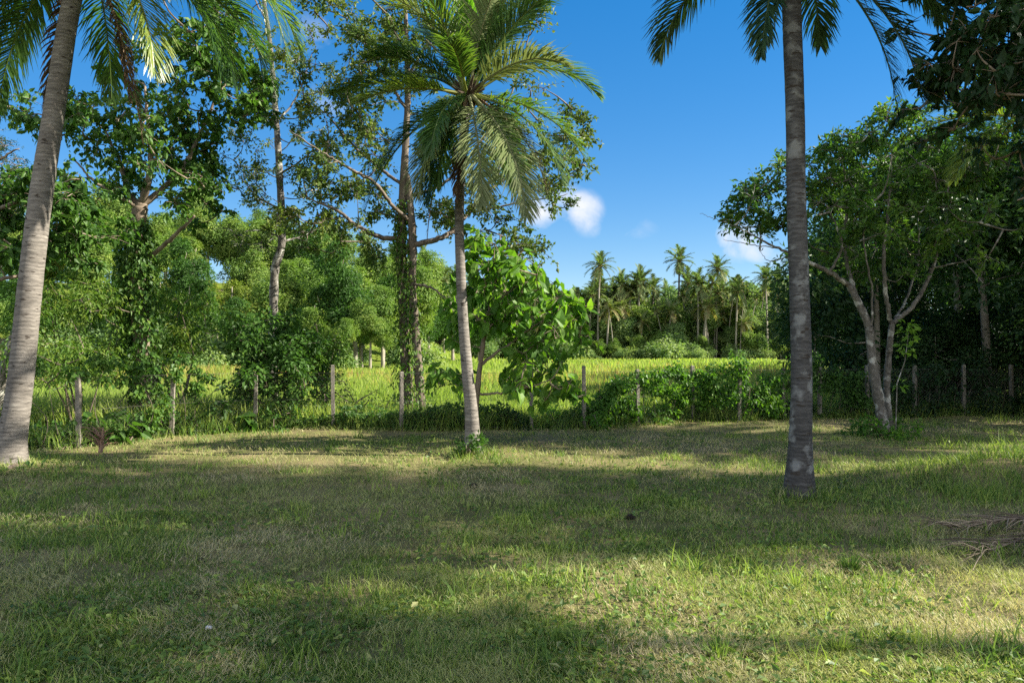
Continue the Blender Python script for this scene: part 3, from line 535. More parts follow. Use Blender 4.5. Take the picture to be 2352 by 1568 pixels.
d2 = 18.0
tree('slender_tree', 'slender tall grey tree rising above the dark shrub', 'tree', d2,
    [(px(d2, (626, 985), (627, 800), (628, 715), (631, 620), (647, 550), (641, 400), (631, 250), (618, 100), (604, 0), (596, -60)), [.12, .11, .105, .10, .09, .082, .072, .055, .045, .03])],
    [(px(d2, (640, 400), (700, 360, -.3), (745, 310, -.5)), [.03, .022, .012]), (px(d2, (643, 480), (590, 450, .3), (545, 400, .5)), [.028, .02, .01]), (px(d2, (634, 280), (680, 220, .3), (715, 120, .4)), [.03, .022, .01]), (px(d2, (633, 300), (590, 250, .4), (565, 205, .6)), [.028, .02, .01]),
     (px(d2, (647, 545), (600, 530, -.3), (565, 530, -.5)), [.025, .018, .01]), (px(d2, (648, 555), (700, 540, .3), (745, 515, .5)), [.03, .02, .01]), (px(d2, (612, 50), (590, 10, .2), (575, -30, .3)), [.025, .02, .01])],
    [(600, 110, 25, 20, 3), (655, 170, 60, 50, 10), (705, 105, 35, 38, 6), (590, 215, 50, 40, 8), (600, 300, 50, 50, 8), (555, 390, 42, 36, 9), (690, 280, 45, 45, 7), (640, 395, 85, 26, 10), (710, 420, 40, 30, 6), (585, 535, 35, 30, 8), (700, 520, 40, 25, 5), (740, 180, 30, 60, 5), (620, 440, 60, 22, 6), (575, 460, 25, 18, 3), (640, 100, 30, 30, 4), (560, 570, 20, 14, 3), (740, 330, 30, 30, 4)],
    .7, 'leaf_olive', .085, 66, .27, 'bark_pale', .25, wl=.5, tw=.02, tint=(.15, .8), sub=2)

d3 = 16.5
o3, sk3 = tree('spreading_tree', 'large spreading tree with ivy covered double trunk behind the middle palm', 'tree', d3,
    [(px(d3, (938, 990), (932, 850), (926, 700), (922, 560), (925, 450), (931, 330), (936, 200), (931, 50), (928, -70)), [0.120, 0.112, 0.100, 0.096, 0.092, 0.080, 0.064, 0.048, 0.032]),
     (px(d3, (970, 960, -.15), (962, 860, -.15), (953, 740, -.12), (946, 650, -.1), (948, 560, -.1), (942, 470, -.08), (936, 400, -.05)), [0.104, 0.096, 0.088, 0.088, 0.092, 0.072, 0.048])],
    [(px(d3, (925, 548), (865, 542, -.2), (812, 512, -.4), (772, 482, -.5), (705, 455, -.6)), [0.060, 0.052, 0.040, 0.032, 0.012]), (px(d3, (938, 505, -.1), (900, 470, -.5), (860, 420, -.9), (800, 385, -1.2), (740, 350, -1.4), (665, 300, -1.6)), [0.048, 0.040, 0.036, 0.028, 0.022, 0.010]),
     (px(d3, (926, 425), (875, 388, .4), (806, 329, .9), (750, 260, 1.2)), [0.040, 0.036, 0.028, 0.012]), (px(d3, (948, 562, -.1), (1003, 550, -.1), (1040, 530, .1), (1070, 494, .3), (1105, 450, .5), (1150, 380, .8)), [0.068, 0.060, 0.056, 0.044, 0.032, 0.016]),
     (px(d3, (1075, 488, .3), (1180, 468, .4), (1303, 446, .6)), [0.028, 0.020, 0.008]), (px(d3, (1110, 445, .5), (1200, 380, 1.), (1290, 310, 1.2)), [0.032, 0.024, 0.010]), (px(d3, (948, 448), (1000, 430, .3), (1045, 400, .6), (1100, 330, .9), (1180, 200, 1.2), (1220, 60, 1.3)), [0.044, 0.036, 0.032, 0.028, 0.020, 0.010]),
     (px(d3, (950, 652, -.15), (992, 662, -.5), (1032, 692, -.8)), [0.032, 0.024, 0.010]), (px(d3, (934, 250), (880, 170, .2), (830, 80, .4)), [0.040, 0.028, 0.012]), (px(d3, (934, 180), (990, 80, -.3), (1050, 0, -.4)), [0.036, 0.024, 0.012])],
    [(830, 60, 55, 60, 13), (880, 130, 75, 55, 16), (815, 190, 45, 38, 8), (935, 60, 60, 60, 12), (960, 160, 50, 60, 9), (710, 8, 55, 14, 6), (770, 0, 30, 14, 3), (725, 220, 60, 55, 9), (795, 275, 42, 40, 8), (760, 360, 55, 40, 8), (800, 425, 50, 30, 6), (730, 430, 45, 36, 7), (700, 500, 55, 26, 7), (760, 525, 40, 22, 4), (845, 465, 40, 30, 5), (842, 565, 26, 36, 6), (690, 545, 26, 20, 3),
     (1180, 18, 60, 24, 8), (1240, 8, 48, 18, 6), (1120, 10, 40, 40, 5), (1302, 310, 34, 46, 9), (1250, 350, 45, 40, 6), (1285, 425, 62, 32, 11), (1010, 500, 42, 36, 10), (1130, 480, 45, 50, 9), (1180, 560, 38, 36, 8), (1225, 590, 25, 18, 3), (1010, 290, 60, 60, 8), (1080, 380, 60, 50, 7), (880, 290, 40, 50, 6), (860, 380, 40, 40, 5), (1170, 380, 60, 50, 7), (1200, 250, 60, 60, 7), (1040, 110, 60, 60, 6)],
    .85, 'leaf_olive', .10, 112, .35, 'bark_dark', .3, wl=.55, tw=.025, tint=(.1, .9), sub=2)

d4 = 12.3
tree('young_tree', 'young tree with large heart shaped fresh green leaves beside the middle palm', 'tree', d4,
    [(px(d4, (1086, 1012), (1092, 950), (1097, 890), (1108, 800), (1122, 720), (1140, 640), (1150, 580)), [.055, .05, .047, .04, .032, .02, .01])],
    [(px(d4, (1096, 905), (1150, 902, -.1), (1210, 890, -.2), (1270, 870, -.3)), [.022, .018, .014, .008]), (px(d4, (1102, 840), (1170, 790, .1), (1240, 740, .2), (1300, 720, .2)), [.028, .022, .015, .008]), (px(d4, (1115, 760), (1080, 700, -.1), (1060, 650, -.2)), [.02, .015, .008]),
     (px(d4, (1098, 890), (1060, 870, .1), (1030, 865, .1)), [.015, .012, .006]), (px(d4, (1125, 710), (1180, 660), (1230, 630, .1)), [.022, .016, .008])],
    [(1130, 585, 62, 48, 12), (1085, 650, 55, 45, 11), (1160, 660, 65, 55, 14), (1232, 645, 55, 45, 11), (1060, 715, 40, 35, 7), (1150, 740, 75, 45, 12), (1240, 720, 65, 48, 13), (1305, 735, 40, 52, 12), (1330, 770, 18, 30, 3), (1195, 800, 55, 38, 8), (1250, 820, 48, 42, 9), (1285, 865, 44, 30, 6), (1205, 860, 38, 36, 6), (1315, 890, 22, 25, 3), (1040, 775, 18, 18, 2), (1030, 870, 42, 24, 6), (1100, 600, 40, 40, 4), (1290, 905, 30, 16, 2), (1175, 880, 30, 20, 3), (1240, 920, 22, 14, 2)],
    .38, 'leaf_big', .165, 14, .21, 'bark', 1.0, 'heart', .74, tw=.014, tint=(.1, .85), up=.55)

d5 = 13.7
tree('multistem_tree', 'pale multi stemmed tree with rounded crown right of the straight palm', 'tree', d5,
    [(px(d5, (2034, 1000), (2020, 930), (2006, 850), (2000, 790), (1994, 745), (1974, 700), (1950, 655)), [0.105, 0.094, 0.084, 0.077, 0.071, 0.063, 0.050]),
     (px(d5, (2042, 985, .1), (2036, 900, .15), (2041, 820, .15), (2049, 742, .1)), [0.071, 0.063, 0.057, 0.050])],
    [(px(d5, (1950, 655), (1905, 625, -.2), (1865, 605, -.3), (1800, 575, -.5), (1740, 545, -.7), (1690, 520, -.8)), [0.049, 0.042, 0.038, 0.025, 0.015, 0.007]), (px(d5, (1976, 702), (1955, 640, .2), (1941, 560, .4), (1946, 450, .5), (1930, 350, .6)), [0.046, 0.040, 0.034, 0.025, 0.013]),
     (px(d5, (2001, 770), (2003, 665, -.2), (1986, 560, -.4), (1995, 450, -.4)), [0.021, 0.018, 0.015, 0.008]), (px(d5, (2048, 745, .1), (2035, 680, -.1), (2030, 600, -.2), (2038, 500, -.2), (2050, 380, -.1)), [0.042, 0.038, 0.034, 0.025, 0.013]),
     (px(d5, (2050, 742, .1), (2098, 702, .2), (2132, 640, .3), (2160, 560, .4), (2185, 470, .6)), [0.046, 0.042, 0.038, 0.029, 0.013]), (px(d5, (2052, 738, .1), (2080, 690, .5), (2110, 600, .9), (2110, 500, 1.1)), [0.025, 0.023, 0.018, 0.010]),
     (px(d5, (1905, 625, -.2), (1935, 560, -.4), (1900, 470, -.6)), [0.025, 0.021, 0.010]), (px(d5, (1860, 603, -.3), (1820, 590, -.2), (1770, 600, -.1), (1745, 575, 0)), [0.013, 0.010, 0.007, 0.003]), (px(d5, (1790, 570, -.5), (1720, 560, -.6), (1660, 550, -.7)), [0.010, 0.007, 0.003]),
     (px(d5, (1690, 520, -.8), (1650, 505, -.8), (1610, 490, -.9)), [0.007, 0.005, 0.003]), (px(d5, (2140, 615, .3), (2190, 605, .2), (2260, 590, .1)), [0.017, 0.012, 0.005])],
    [(2050, 285, 75, 36, 14), (2000, 330, 85, 45, 15), (1900, 335, 48, 38, 8), (2105, 330, 45, 40, 8), (1950, 400, 85, 48, 16), (2080, 420, 85, 55, 18), (1895, 450, 55, 48, 11), (1752, 425, 52, 36, 12), (1705, 488, 42, 18, 7), (1785, 500, 50, 26, 8), (1980, 490, 60, 45, 10), (2060, 515, 85, 45, 14), (2145, 480, 60, 55, 12), (2130, 570, 55, 45, 9), (2060, 600, 55, 45, 8), (1920, 540, 55, 36, 8), (2200, 550, 55, 55, 9), (2200, 400, 50, 50, 8), (1830, 470, 35, 45, 6), (1990, 600, 40, 30, 4), (2160, 380, 50, 40, 6), (1850, 390, 40, 40, 5)],
    .75, 'leaf_mid', .10, 84, .29, 'bark_pale', .25, wl=.5, tw=.022, tint=(.05, .9), sub=2)
o = thing('sapling', 'small sapling with bright yellow green leaves beside the pale multi stemmed tree', 'sapling', (at(2056, 960, 13.4)[0], 13.4, 0))
b = MB(); tube(b, [at(2056, 1000, 13.4), at(2060, 880, 13.4), at(2078, 830, 13.4), at(2088, 760, 13.4)], [.012, .011, .008, .004], 6); b.build('stem', MAT['bark_pale'], o, True)
b = MB()
for c in [(2085, 760), (2075, 790), (2095, 775), (2080, 745), (2070, 815), (2092, 800), (2088, 750), (2066, 885)]:
    pos, dd, nn = clump(at(c[0], c[1], 13.4), (.12, .12, .1), 9, .2); leaves(b, pos, dd, nn, .13, .065, .6 + .4 * rng.random(9))
b.build('foliage', MAT['leaf_big'], o)

d0 = 13.0
tree('leafy_tree', 'dark leafy tree behind the leaning palm at the left edge', 'tree', d0, [(px(d0, (-120, 1060), (-110, 800), (-90, 600), (-60, 450)), [.16, .14, .12, .08])],
    [(px(d0, (-95, 640), (0, 640, .2), (60, 622, .4), (120, 560, .6)), [.045, .035, .028, .012]), (px(d0, (-80, 540), (0, 480), (90, 440), (170, 410)), [.05, .04, .03, .012]), (px(d0, (-60, 450), (-20, 380), (40, 340)), [.05, .03, .012])],
    [(20, 480, 50, 45, 10), (110, 470, 60, 55, 16), (160, 430, 45, 40, 9), (160, 520, 55, 40, 10), (60, 540, 60, 35, 9), (190, 480, 40, 40, 6), (0, 560, 40, 40, 6), (-40, 420, 60, 60, 8), (120, 600, 40, 30, 5), (215, 545, 30, 25, 3)],
    .6, 'leaf_mid', .115, 58, .27, 'bark', .6, 'heart', .68, tint=(.0, .7))
tree('feathery_tree', 'fine leaved feathery tree at the extreme left', 'tree', 17, [(px(17, (-150, 1000), (-140, 700), (-110, 450), (-60, 300)), [.15, .13, .09, .04])],
    [(px(17, (-110, 450), (-40, 400), (30, 390)), [.04, .025, .01])], [(0, 360, 40, 40, 12), (30, 420, 35, 45, 12), (-30, 440, 40, 60, 10), (10, 480, 35, 30, 8), (55, 470, 20, 30, 5), (-60, 340, 50, 50, 8), (0, 300, 30, 25, 4)], .4, 'leaf_dark', .06, 90, .26, 'bark', .5, wl=.3, tint=(.2, .5))
b = np.array(at(-30, 985, 14.5)); b[2] = 0
o = thing('bare_trunk', 'pale leaning trunk behind the left palm near the picture edge', 'tree', b)
tb = MB(); tube(tb, smooth_poly([b, at(-5, 920, 14.5), at(15, 830, 14.5), at(32, 770, 14.5), at(70, 640, 14.8), at(95, 520, 15)], [.13, .11, .095, .085, .06, .04], 30)[0], np.linspace(.12, .04, 30), 10, .1); tb.build('trunk', MAT['bark_pale'], o, True)
fb = MB()
for c in scatter([(90, 560, 50, 60, 10), (60, 640, 40, 30, 5)], 15, .4):
    pos, dd, nn = clump(c, (.3, .3, .25), 40, .5); leaves(fb, pos, dd, nn, .1, .055, .2 + .6 * rng.random(40))
fb.build('foliage', MAT['leaf_mid'], o)

d6 = 7.2
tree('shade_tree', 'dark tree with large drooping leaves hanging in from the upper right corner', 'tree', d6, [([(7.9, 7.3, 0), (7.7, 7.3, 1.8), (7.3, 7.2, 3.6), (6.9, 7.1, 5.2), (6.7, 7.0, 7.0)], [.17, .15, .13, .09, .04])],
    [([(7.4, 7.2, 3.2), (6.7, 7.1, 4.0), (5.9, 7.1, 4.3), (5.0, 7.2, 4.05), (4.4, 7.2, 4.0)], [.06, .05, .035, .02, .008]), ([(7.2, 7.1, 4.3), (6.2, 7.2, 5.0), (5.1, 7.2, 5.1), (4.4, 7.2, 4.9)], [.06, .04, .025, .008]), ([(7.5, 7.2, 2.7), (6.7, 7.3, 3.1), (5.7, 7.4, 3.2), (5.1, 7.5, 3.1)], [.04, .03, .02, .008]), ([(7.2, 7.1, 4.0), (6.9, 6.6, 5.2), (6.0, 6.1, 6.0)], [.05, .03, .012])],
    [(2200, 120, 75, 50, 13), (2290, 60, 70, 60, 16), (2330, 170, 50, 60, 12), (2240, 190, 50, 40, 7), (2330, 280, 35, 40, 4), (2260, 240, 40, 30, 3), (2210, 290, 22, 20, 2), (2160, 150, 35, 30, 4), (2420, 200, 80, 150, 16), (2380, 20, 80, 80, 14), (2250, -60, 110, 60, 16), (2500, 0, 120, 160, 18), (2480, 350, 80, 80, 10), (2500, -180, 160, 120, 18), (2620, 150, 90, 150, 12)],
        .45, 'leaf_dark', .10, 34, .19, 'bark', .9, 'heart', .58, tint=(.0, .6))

# ------------------------------------------------------------------ template trees: shade trees, right wood, hillside, far wood
def crown_tree(name, label, cat, loc, h, r, zc, mat, L, nclump, per, group=None, trunk_r=.16, low=0.0, wl=.5, flat=.8, tint=(.15, .8), bark='bark_far', droop=.4, csz=.34, seed=None):
    """a free standing tree: tapered trunk, limbs, crown of many leaf clumps; built at the origin"""
    o = thing(name, label, cat, (0, 0, 0), group); tb = MB(); lean = rng.normal(size=2) * .05 * h
    top = np.array([lean[0], lean[1], h * .8]); tr = smooth_poly([(0, 0, -.1), (lean[0] * .2, lean[1] * .3, h * .3), (lean[0] * .7, lean[1] * .6, h * .55), top], [trunk_r * 1.3, trunk_r, trunk_r * .7, trunk_r * .25], 16)
    tube(tb, tr[0], tr[1], 8, .1); lb = MB(); cs = []
    lobes = nrm(rng.normal(size=(6, 3))) * (.35 + .5 * rng.random((6, 1)))
    for _ in range(nclump):
        q_ = lobes[int(rng.integers(6))] + rng.normal(size=3) * .24; rad = min(1.15, float(np.linalg.norm(q_))); u = nrm(q_); c = np.array([lean[0] * .6, lean[1] * .6, zc]) + u * rad * np.array([r, r, (h - zc) * .92 if u[2] > 0 else (zc - low) * .95]); cs.append(c)
    to_skeleton(tb, [tr[0][4:]], [c for c in cs[::3]], trunk_r * .35, .012, 5)
    for c in cs:
        n = int(per * (.6 + .8 * rng.random())); rr = r * csz * (.6 + .8 * rng.random()); t0 = rng.random(); pos, dd, nn = clump(c, (rr, rr, rr * flat), n, droop, .85)
        nn = nrm((pos - c) / rr * .9 + nrm(c - np.array([lean[0] * .6, lean[1] * .6, zc])) * .6 + np.array([0, 0, .35]) + rng.normal(size=(n, 3)) * .38)
        LL = L * (.6 + .8 * rng.random(n)); leaves(lb, pos, dd, nn, LL, LL * wl, np.clip(tint[0] + tint[1] * (.65 * t0 + .35 * rng.random(n)), 0, 1))
    tb.build('trunk', MAT[bark], o, True); lb.build('foliage', MAT[mat], o)
    o.location = tuple(float(x) for x in loc); return o

# tall trees standing well off to the right of the lawn: they shade the foreground
st = crown_tree('broadleaf_tree', 'tall tree standing far off to the right of the lawn, outside the view', 'tree', (25.0, 6.75, 0), 16, 2.0, 13.2, 'leaf_dark', .30, 46, 100, 'tall trees right of the lawn', .2, 10.6, bark='bark', csz=.32)
copy_tree(st, (25.5, 6.5, 0), 1.9, (1, 1, 1.28))
copy_tree(st, (24.5, 6.3, 0), 3.9, (1, 1, 1.52))
copy_tree(st, (25.2, 3.1, 0), 2.9, (.95, .95, 1.50))

# dark wood along the right boundary
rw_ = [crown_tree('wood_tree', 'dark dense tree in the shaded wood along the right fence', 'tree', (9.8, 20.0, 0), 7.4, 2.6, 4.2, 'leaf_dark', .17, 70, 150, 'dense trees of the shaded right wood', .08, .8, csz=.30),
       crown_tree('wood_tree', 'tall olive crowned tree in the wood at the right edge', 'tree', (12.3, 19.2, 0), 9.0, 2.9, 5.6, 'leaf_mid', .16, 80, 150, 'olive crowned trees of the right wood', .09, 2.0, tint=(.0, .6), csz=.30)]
for x, y, k, rz, sc in [(13.6, 17.0, 0, 1.2, .9), (15.5, 18.6, 0, 2.0, 1.05), (17.0, 20.2, 0, .4, 1.2), (12.4, 26.0, 0, 2.7, .8), (11.6, 28.5, 0, 4.4, .62), (14.5, 24.0, 1, 1.0, 1.1), (18.5, 18.0, 0, 3.0, 1.2), (12.2, 14.8, 0, 5.0, .55), (20.5, 20.0, 0, .9, 1.2), (14.6, 31.0, 1, 2.0, .95), (15.0, 21.2, 1, 4.0, 1.1), (13.2, 13.2, 0, 2.4, .5),
                        (19, 25, 0, .6, 1.2), (23, 27, 1, 1.6, 1.1), (18, 30, 0, 2.6, 1.2), (24, 34, 0, 3.1, 1.2), (20, 37, 1, 5.1, 1.2), (28, 30, 0, 4.3, 1.2), (30, 38, 1, .3, 1.2), (25, 44, 0, 1.3, 1.2), (16.5, 40, 0, 1.9, .9), (21, 48, 1, 2.9, 1.1), (24, 56, 0, 3.9, 1.1), (29, 64, 1, 0.9, 1.2), (33, 52, 0, 2.2, 1.3), (26, 22, 0, 2.2, 1.2), (17.8, 34, 0, 5.5, .7)]:
    copy_tree(rw_[k], (x, y, 0), rz, sc)

for x, y, rz, sc in [(11.0, 19.3, 0, .42), (12.6, 20.6, 1, .45), (14.4, 19.8, 2, .45), (13.6, 22.5, 4, .5), (16.2, 22.6, 3, .5), (10.4, 22.0, 5, .4), (17.8, 25.5, .5, .5), (12.0, 24.0, 1.5, .45), (15.0, 27.0, 2.5, .5), (19.5, 22.5, 3.3, .5)]:
    copy_tree(rw_[0], (x, y, -.6), rz, (sc * 1.2, sc * 1.2, sc), 'low dark thicket under the trees of the shaded right wood', 'thickets of the shaded right wood')
# hillside wood on the left, beyond the field
HILL_PALMS = []
hk = [crown_tree('hillside_tree', 'rounded mid green tree in the wood on the left hillside', 'tree', (-30, 62, float(gz(-30, 62))), 7.5, 2.5, 4.6, 'leaf_hill', .20, 46, 330, 'mid green trees on the left hillside', .16, 1.5),
      crown_tree('hillside_tree', 'pale yellowish green tree in the wood on the left hillside', 'tree', (-22, 58, float(gz(-22, 58))), 6.2, 2.1, 3.8, 'leaf_hill2', .19, 40, 300, 'yellowish trees on the left hillside', .13, 1.2),
      crown_tree('hillside_tree', 'dark leafy tree in the wood on the left hillside', 'tree', (-14, 60, float(gz(-14, 60))), 7.8, 2.2, 4.8, 'leaf_mid', .20, 44, 330, 'dark trees on the left hillside', .15, 1.5, tint=(.0, .6))]
hk.append(crown_tree('hillside_tree', 'tall slender crowned tree with bare trunk in the wood on the left hillside', 'tree', (-26, 70, float(gz(-26, 70))), 8.6, 1.8, 5.8, 'leaf_hill', .19, 34, 300, 'tall bare trunked trees on the left hillside', .14, 2.8))
for y0, step, s0 in [(50, 4.6, .72), (57, 4.2, .85), (64, 4.6, .95), (72, 5.0, 1.0), (81, 5.4, 1.05), (91, 6.0, 1.1)]:
    x = -y0 * .80
    while x < -y0 * .13 - (4 if y0 < 54 else 0):
        x += step * (.75 + .5 * rng.random()); y = y0 + rng.normal() * 1.6; k = int(rng.choice([0, 0, 1, 2, 2, 3])); sc = s0 * (.75 + .5 * rng.random())
        if x > -y0 * .12: break
        copy_tree(hk[k], (x, y, float(gz(x, y)) - .2), rng.random() * 6.28, (sc, sc, sc * (.85 + .45 * rng.random())))
for x, d, sc in [(430, 88, .62), (475, 92, .66), (540, 90, .6), (585, 84, .58), (630, 92, .7), (690, 88, .66), (735, 84, .6), (770, 90, .72), (330, 90, .7), (250, 92, .66)]:
    q = at(x, 800, d); HILL_PALMS.append((q[0], d, sc))
# mid distance trees between the hillside and the middle palm
for px_, d, k, sc in [(720, 52, 2, .72), (760, 58, 1, .95), (830, 55, 2, .85), (880, 60, 0, .8), (850, 50, 0, .55), (790, 47, 0, .45), (690, 60, 0, 1.0), (905, 66, 2, .95), (985, 70, 2, .9), (1040, 76, 2, 1.0), (740, 70, 2, 1.3), (660, 66, 2, 1.15), (610, 70, 0, 1.2), (1100, 80, 2, 1.0), (930, 80, 0, 1.1)]:
    q = at(px_, 800, d); copy_tree(hk[k], (q[0], d, float(gz(q[0], d)) - .1), rng.random() * 6.28, sc)

# far wood of palms and broadleaf trees
def far_palm(label, group, h, tr=.2, nf=24, ln=4.2, leafL=1.1, mat='palm_far', tint=(.15, .6)):
    o = thing('far_palm', label, 'palm tree', (0, 0, 0), group); b = MB(); lean = rng.normal(size=2) * .06 * h
    P, r = smooth_poly([(0, 0, -.2), (lean[0] * .15, lean[1] * .15, h * .35), (lean[0] * .5, lean[1] * .5, h * .7), (lean[0], lean[1], h)], [tr * 1.3, tr, tr * .9, tr * .8], 14); tube(b, P, r, 7); b.build('trunk', MAT['bark_far'], o, True)
    c = MB()
    for k in range(nf):
        f = k / nf; el = 82 - 135 * f + rng.normal() * 8; frond_mb(c, P[-1], k * 2.399 + rng.normal() * .2, D(el), ln * (.8 + .3 * rng.random()), D(35 + 35 * rng.random()), n=22, leafL=leafL, lw=.10, hang=.35, vee=.2, tint=(tint[0] + .25 * (f > .75), tint[1]), segs=2, rr=.06, bare=.12)
    c.build('crown', MAT[mat], o); return o
fp_ = [far_palm('tall coconut palm standing above the far wood skyline', None, 13.5, .15, 26, 2.7, .8), far_palm('coconut palm in the far wood beyond the field', 'coconut palms in the far wood', 10.5, .14, 24, 2.6, .75), far_palm('young yellowish coconut palm in the far wood beyond the field', 'yellowish palms in the far wood', 7.0, .13, 18, 2.4, .7, tint=(.45, .5)),
       far_palm('slim areca palm in the far wood beyond the field', 'slim areca palms in the far wood', 9.0, .07, 10, 1.3, .5, tint=(.25, .6))]
sky_palms = [(1373, 575, 112, 0, 'tallest coconut palm at the left end of the far skyline, above a long pale trunk'), (1558, 562, 120, 0, 'tallest palm at the middle of the far skyline, with a dense round crown'), (1643, 582, 116, 0, 'thin crowned palm on the far skyline, right of the dense crowned palm'), (1603, 618, 112, 1, 'lower brownish palm on the far skyline between two taller palms'),
             (1763, 605, 108, 0, 'open crowned palm on the far skyline, just left of the straight dark trunk'), (1786, 612, 113, 0, 'palm on the far skyline seen right against the straight dark trunk'), (1690, 640, 110, 1, 'low palm on the far skyline left of the white cloud'), (1462, 612, 116, 1, 'bushy palm on the far skyline right of the tallest left palm'),
             (1500, 628, 118, 1, 'palm on the far skyline, left of the dense crowned tall palm'), (1432, 640, 120, 1, 'small palm tip on the far skyline beside the tallest left palm'), (893, 578, 88, 1, 'palm rising behind the ivy covered double trunk, on its left'), (840, 605, 84, 1, 'lower palm left of the ivy covered double trunk'), (1020, 600, 92, 1, 'palm on the skyline between the double trunk and the middle palm'), (810, 640, 80, 2, 'drooping palm at the foot of the sky gap beside the hillside wood'), (790, 620, 86, 1, 'palm at the right end of the hillside wood skyline')]
for i, (x, ytop, d, k, lab) in enumerate(sky_palms):
    q = at(x, ytop, d); g0 = float(gz(q[0], d)); src = fp_[k]; hsrc = {0: 13.5, 1: 10.5, 2: 7.0}[k] + {0: 2.3, 1: 2.2, 2: 1.9}[k]; sc = (q[2] - g0) / hsrc
    if k == 0 and i == 0: src.location = (q[0], d, g0); src.scale = (sc, sc, sc); src['label'] = lab; src['group'] = 'palms on the far skyline'
    else: copy_tree(src, (q[0], d, g0), rng.random() * 6.28, sc, lab, 'palms on the far skyline')
for x, d, sc in HILL_PALMS:
    copy_tree(fp_[1], (x, d, float(gz(x, d)) - .2), rng.random() * 6.28, sc, 'small coconut palm among the broadleaf trees of the left hillside wood', 'palms on the left hillside')
fb_ = [crown_tree('far_tree', 'round dark broadleaf tree in the far wood beyond the field', 'tree', (10, 116, float(gz(10, 116))), 9.5, 3.2, 5.6, 'leaf_far', .34, 70, 140, 'dark broadleaf trees in the far wood', .22, 1.5), crown_tree('far_tree', 'light green broadleaf tree in the far wood beyond the field', 'tree', (20, 113, float(gz(20, 113))), 7.0, 2.5, 4.2, 'leaf_hill', .30, 60, 140, 'light broadleaf trees in the far wood', .2, 1.0)]
def far_spot(y0, y1): y = y0 + (y1 - y0) * rng.random(); return (rng.random() * .56 - .12) * y, y
first = {1: True, 2: True, 3: True}
for k, cnt, y0, y1, s0 in [(1, 95, 113, 150, .66), (2, 44, 110, 124, .7), (3, 84, 109, 130, .8)]:
    for _ in range(cnt):
        x, y = far_spot(y0, y1); sc = s0 + .48 * rng.random(); z = float(gz(x, y)) - .1
        if first[k]: fp_[k].location = (x, y, z); fp_[k].scale = (sc,) * 3; first[k] = False
        else: copy_tree(fp_[k], (x, y, z), rng.random() * 6.28, sc)
for k, cnt, y0, y1, s0, s1 in [(1, 46, 109, 112, .38, .3), (0, 46, 112, 116, .48, .35), (1, 84, 115, 126, .9, .55), (0, 110, 119, 150, .85, .45)]:
    for _ in range(cnt):
        x, y = far_spot(y0, y1); copy_tree(fb_[k], (x, y, float(gz(x, y)) - .1), rng.random() * 6.28, s0 + s1 * rng.random())
for x, y, rz, sc in [(24.0, 11.3, 1, .95), (22.0, 13.0, 2, .9)]:  # unseen palms added to cast streaks of shade on the sunlit strip
    copy_tree(fp_[0], (x, y, -.05), rz, sc, 'coconut palm standing far off to the right of the lawn, outside the view', 'palms right of the lawn')
# low bushes along the far field edge
bu = crown_tree('field_edge_bush', 'low bush at the foot of the far wood, along the field edge', 'bush', (5, 108, 0), 2.6, 1.9, 1.2, 'leaf_far', .24, 30, 110, 'low bushes along the far field edge', .06, .0)
for _ in range(70):
    x = -10 + 62 * rng.random(); y = 107 + 5 * rng.random(); sc = .3 + 1.3 * rng.random() ** 2; copy_tree(bu, (x, y, 0), rng.random() * 6.28, (sc * 1.2, sc * 1.2, sc))
for _ in range(26):
    d = 42 + 22 * rng.random(); x = -d * (.10 + .6 * rng.random()); copy_tree(bu, (x, d, float(gz(x, d)) - .1), rng.random() * 6.28, .7 + .7 * rng.random(), 'low bush along the near edge of the left hillside wood', 'low bushes below the left hillside wood')
# a broad belt of trees further back that closes the wood
# ------------------------------------------------------------------ shrubs at the fence
def shrub(name, label, cat, ells, d, spread, mat, L, per, crad, stems, wl=.5, droop=.5, tint=(.15, .8), group=None, shape='rhomb', flat=.8):
    cs = scatter(ells, d, spread); b = np.array([np.mean([c[0] for c in cs]), d, 0.]); b[2] = float(gz(b[0], d)) - .02; o = thing(name, label, cat, b, group); wb = MB(); sk = []
    for k in range(stems):
        q = cs[int(rng.integers(len(cs)))]; P, r = smooth_poly([b, b * .6 + q * .4 + rng.normal(size=3) * .12, q], [.03, .02, .008], 12); tube(wb, P, r, 6); sk.append(P)
    to_skeleton(wb, sk, cs, .014, .004, 4); lb = MB()
    for c in cs:
        n = int(per * (.6 + .8 * rng.random())); rr = crad * (.7 + .6 * rng.random()); t0 = rng.random(); pos, dd, nn = clump(c, (rr, rr, rr * flat), n, droop); pos[:, 2] = np.maximum(pos[:, 2], .03)
        LL = L * (.7 + .6 * rng.random(n)); leaves(lb, pos, dd, nn, LL, LL * wl, np.clip(tint[0] + tint[1] * (.5 * t0 + .5 * rng.random(n)), 0, 1), shape)
    wb.build('stems', MAT['twig'], o); lb.build('foliage', MAT[mat], o); return o
shrub('tall_shrub', 'bright green feathery shrub overhanging the fence between leaning palm and vine wrapped trunk', 'shrub', [(180, 750, 95, 70, 40), (200, 825, 110, 40, 34), (120, 845, 45, 25, 10), (250, 700, 50, 50, 14), (230, 860, 60, 18, 9), (120, 700, 40, 50, 10), (190, 680, 60, 40, 10)], 14.6, .7, 'leaf_bright', .10, 62, .30, 7, wl=.32, droop=.7)
shrub('tall_shrub', 'light green feathery shrub just right of the vine wrapped trunk', 'shrub', [(410, 745, 55, 65, 30), (390, 815, 55, 20, 11), (445, 775, 35, 30, 9), (370, 700, 40, 50, 10), (430, 690, 40, 30, 7)], 16.4, .6, 'leaf_bright', .10, 60, .30, 6, wl=.32, droop=.7, tint=(.25, .75))
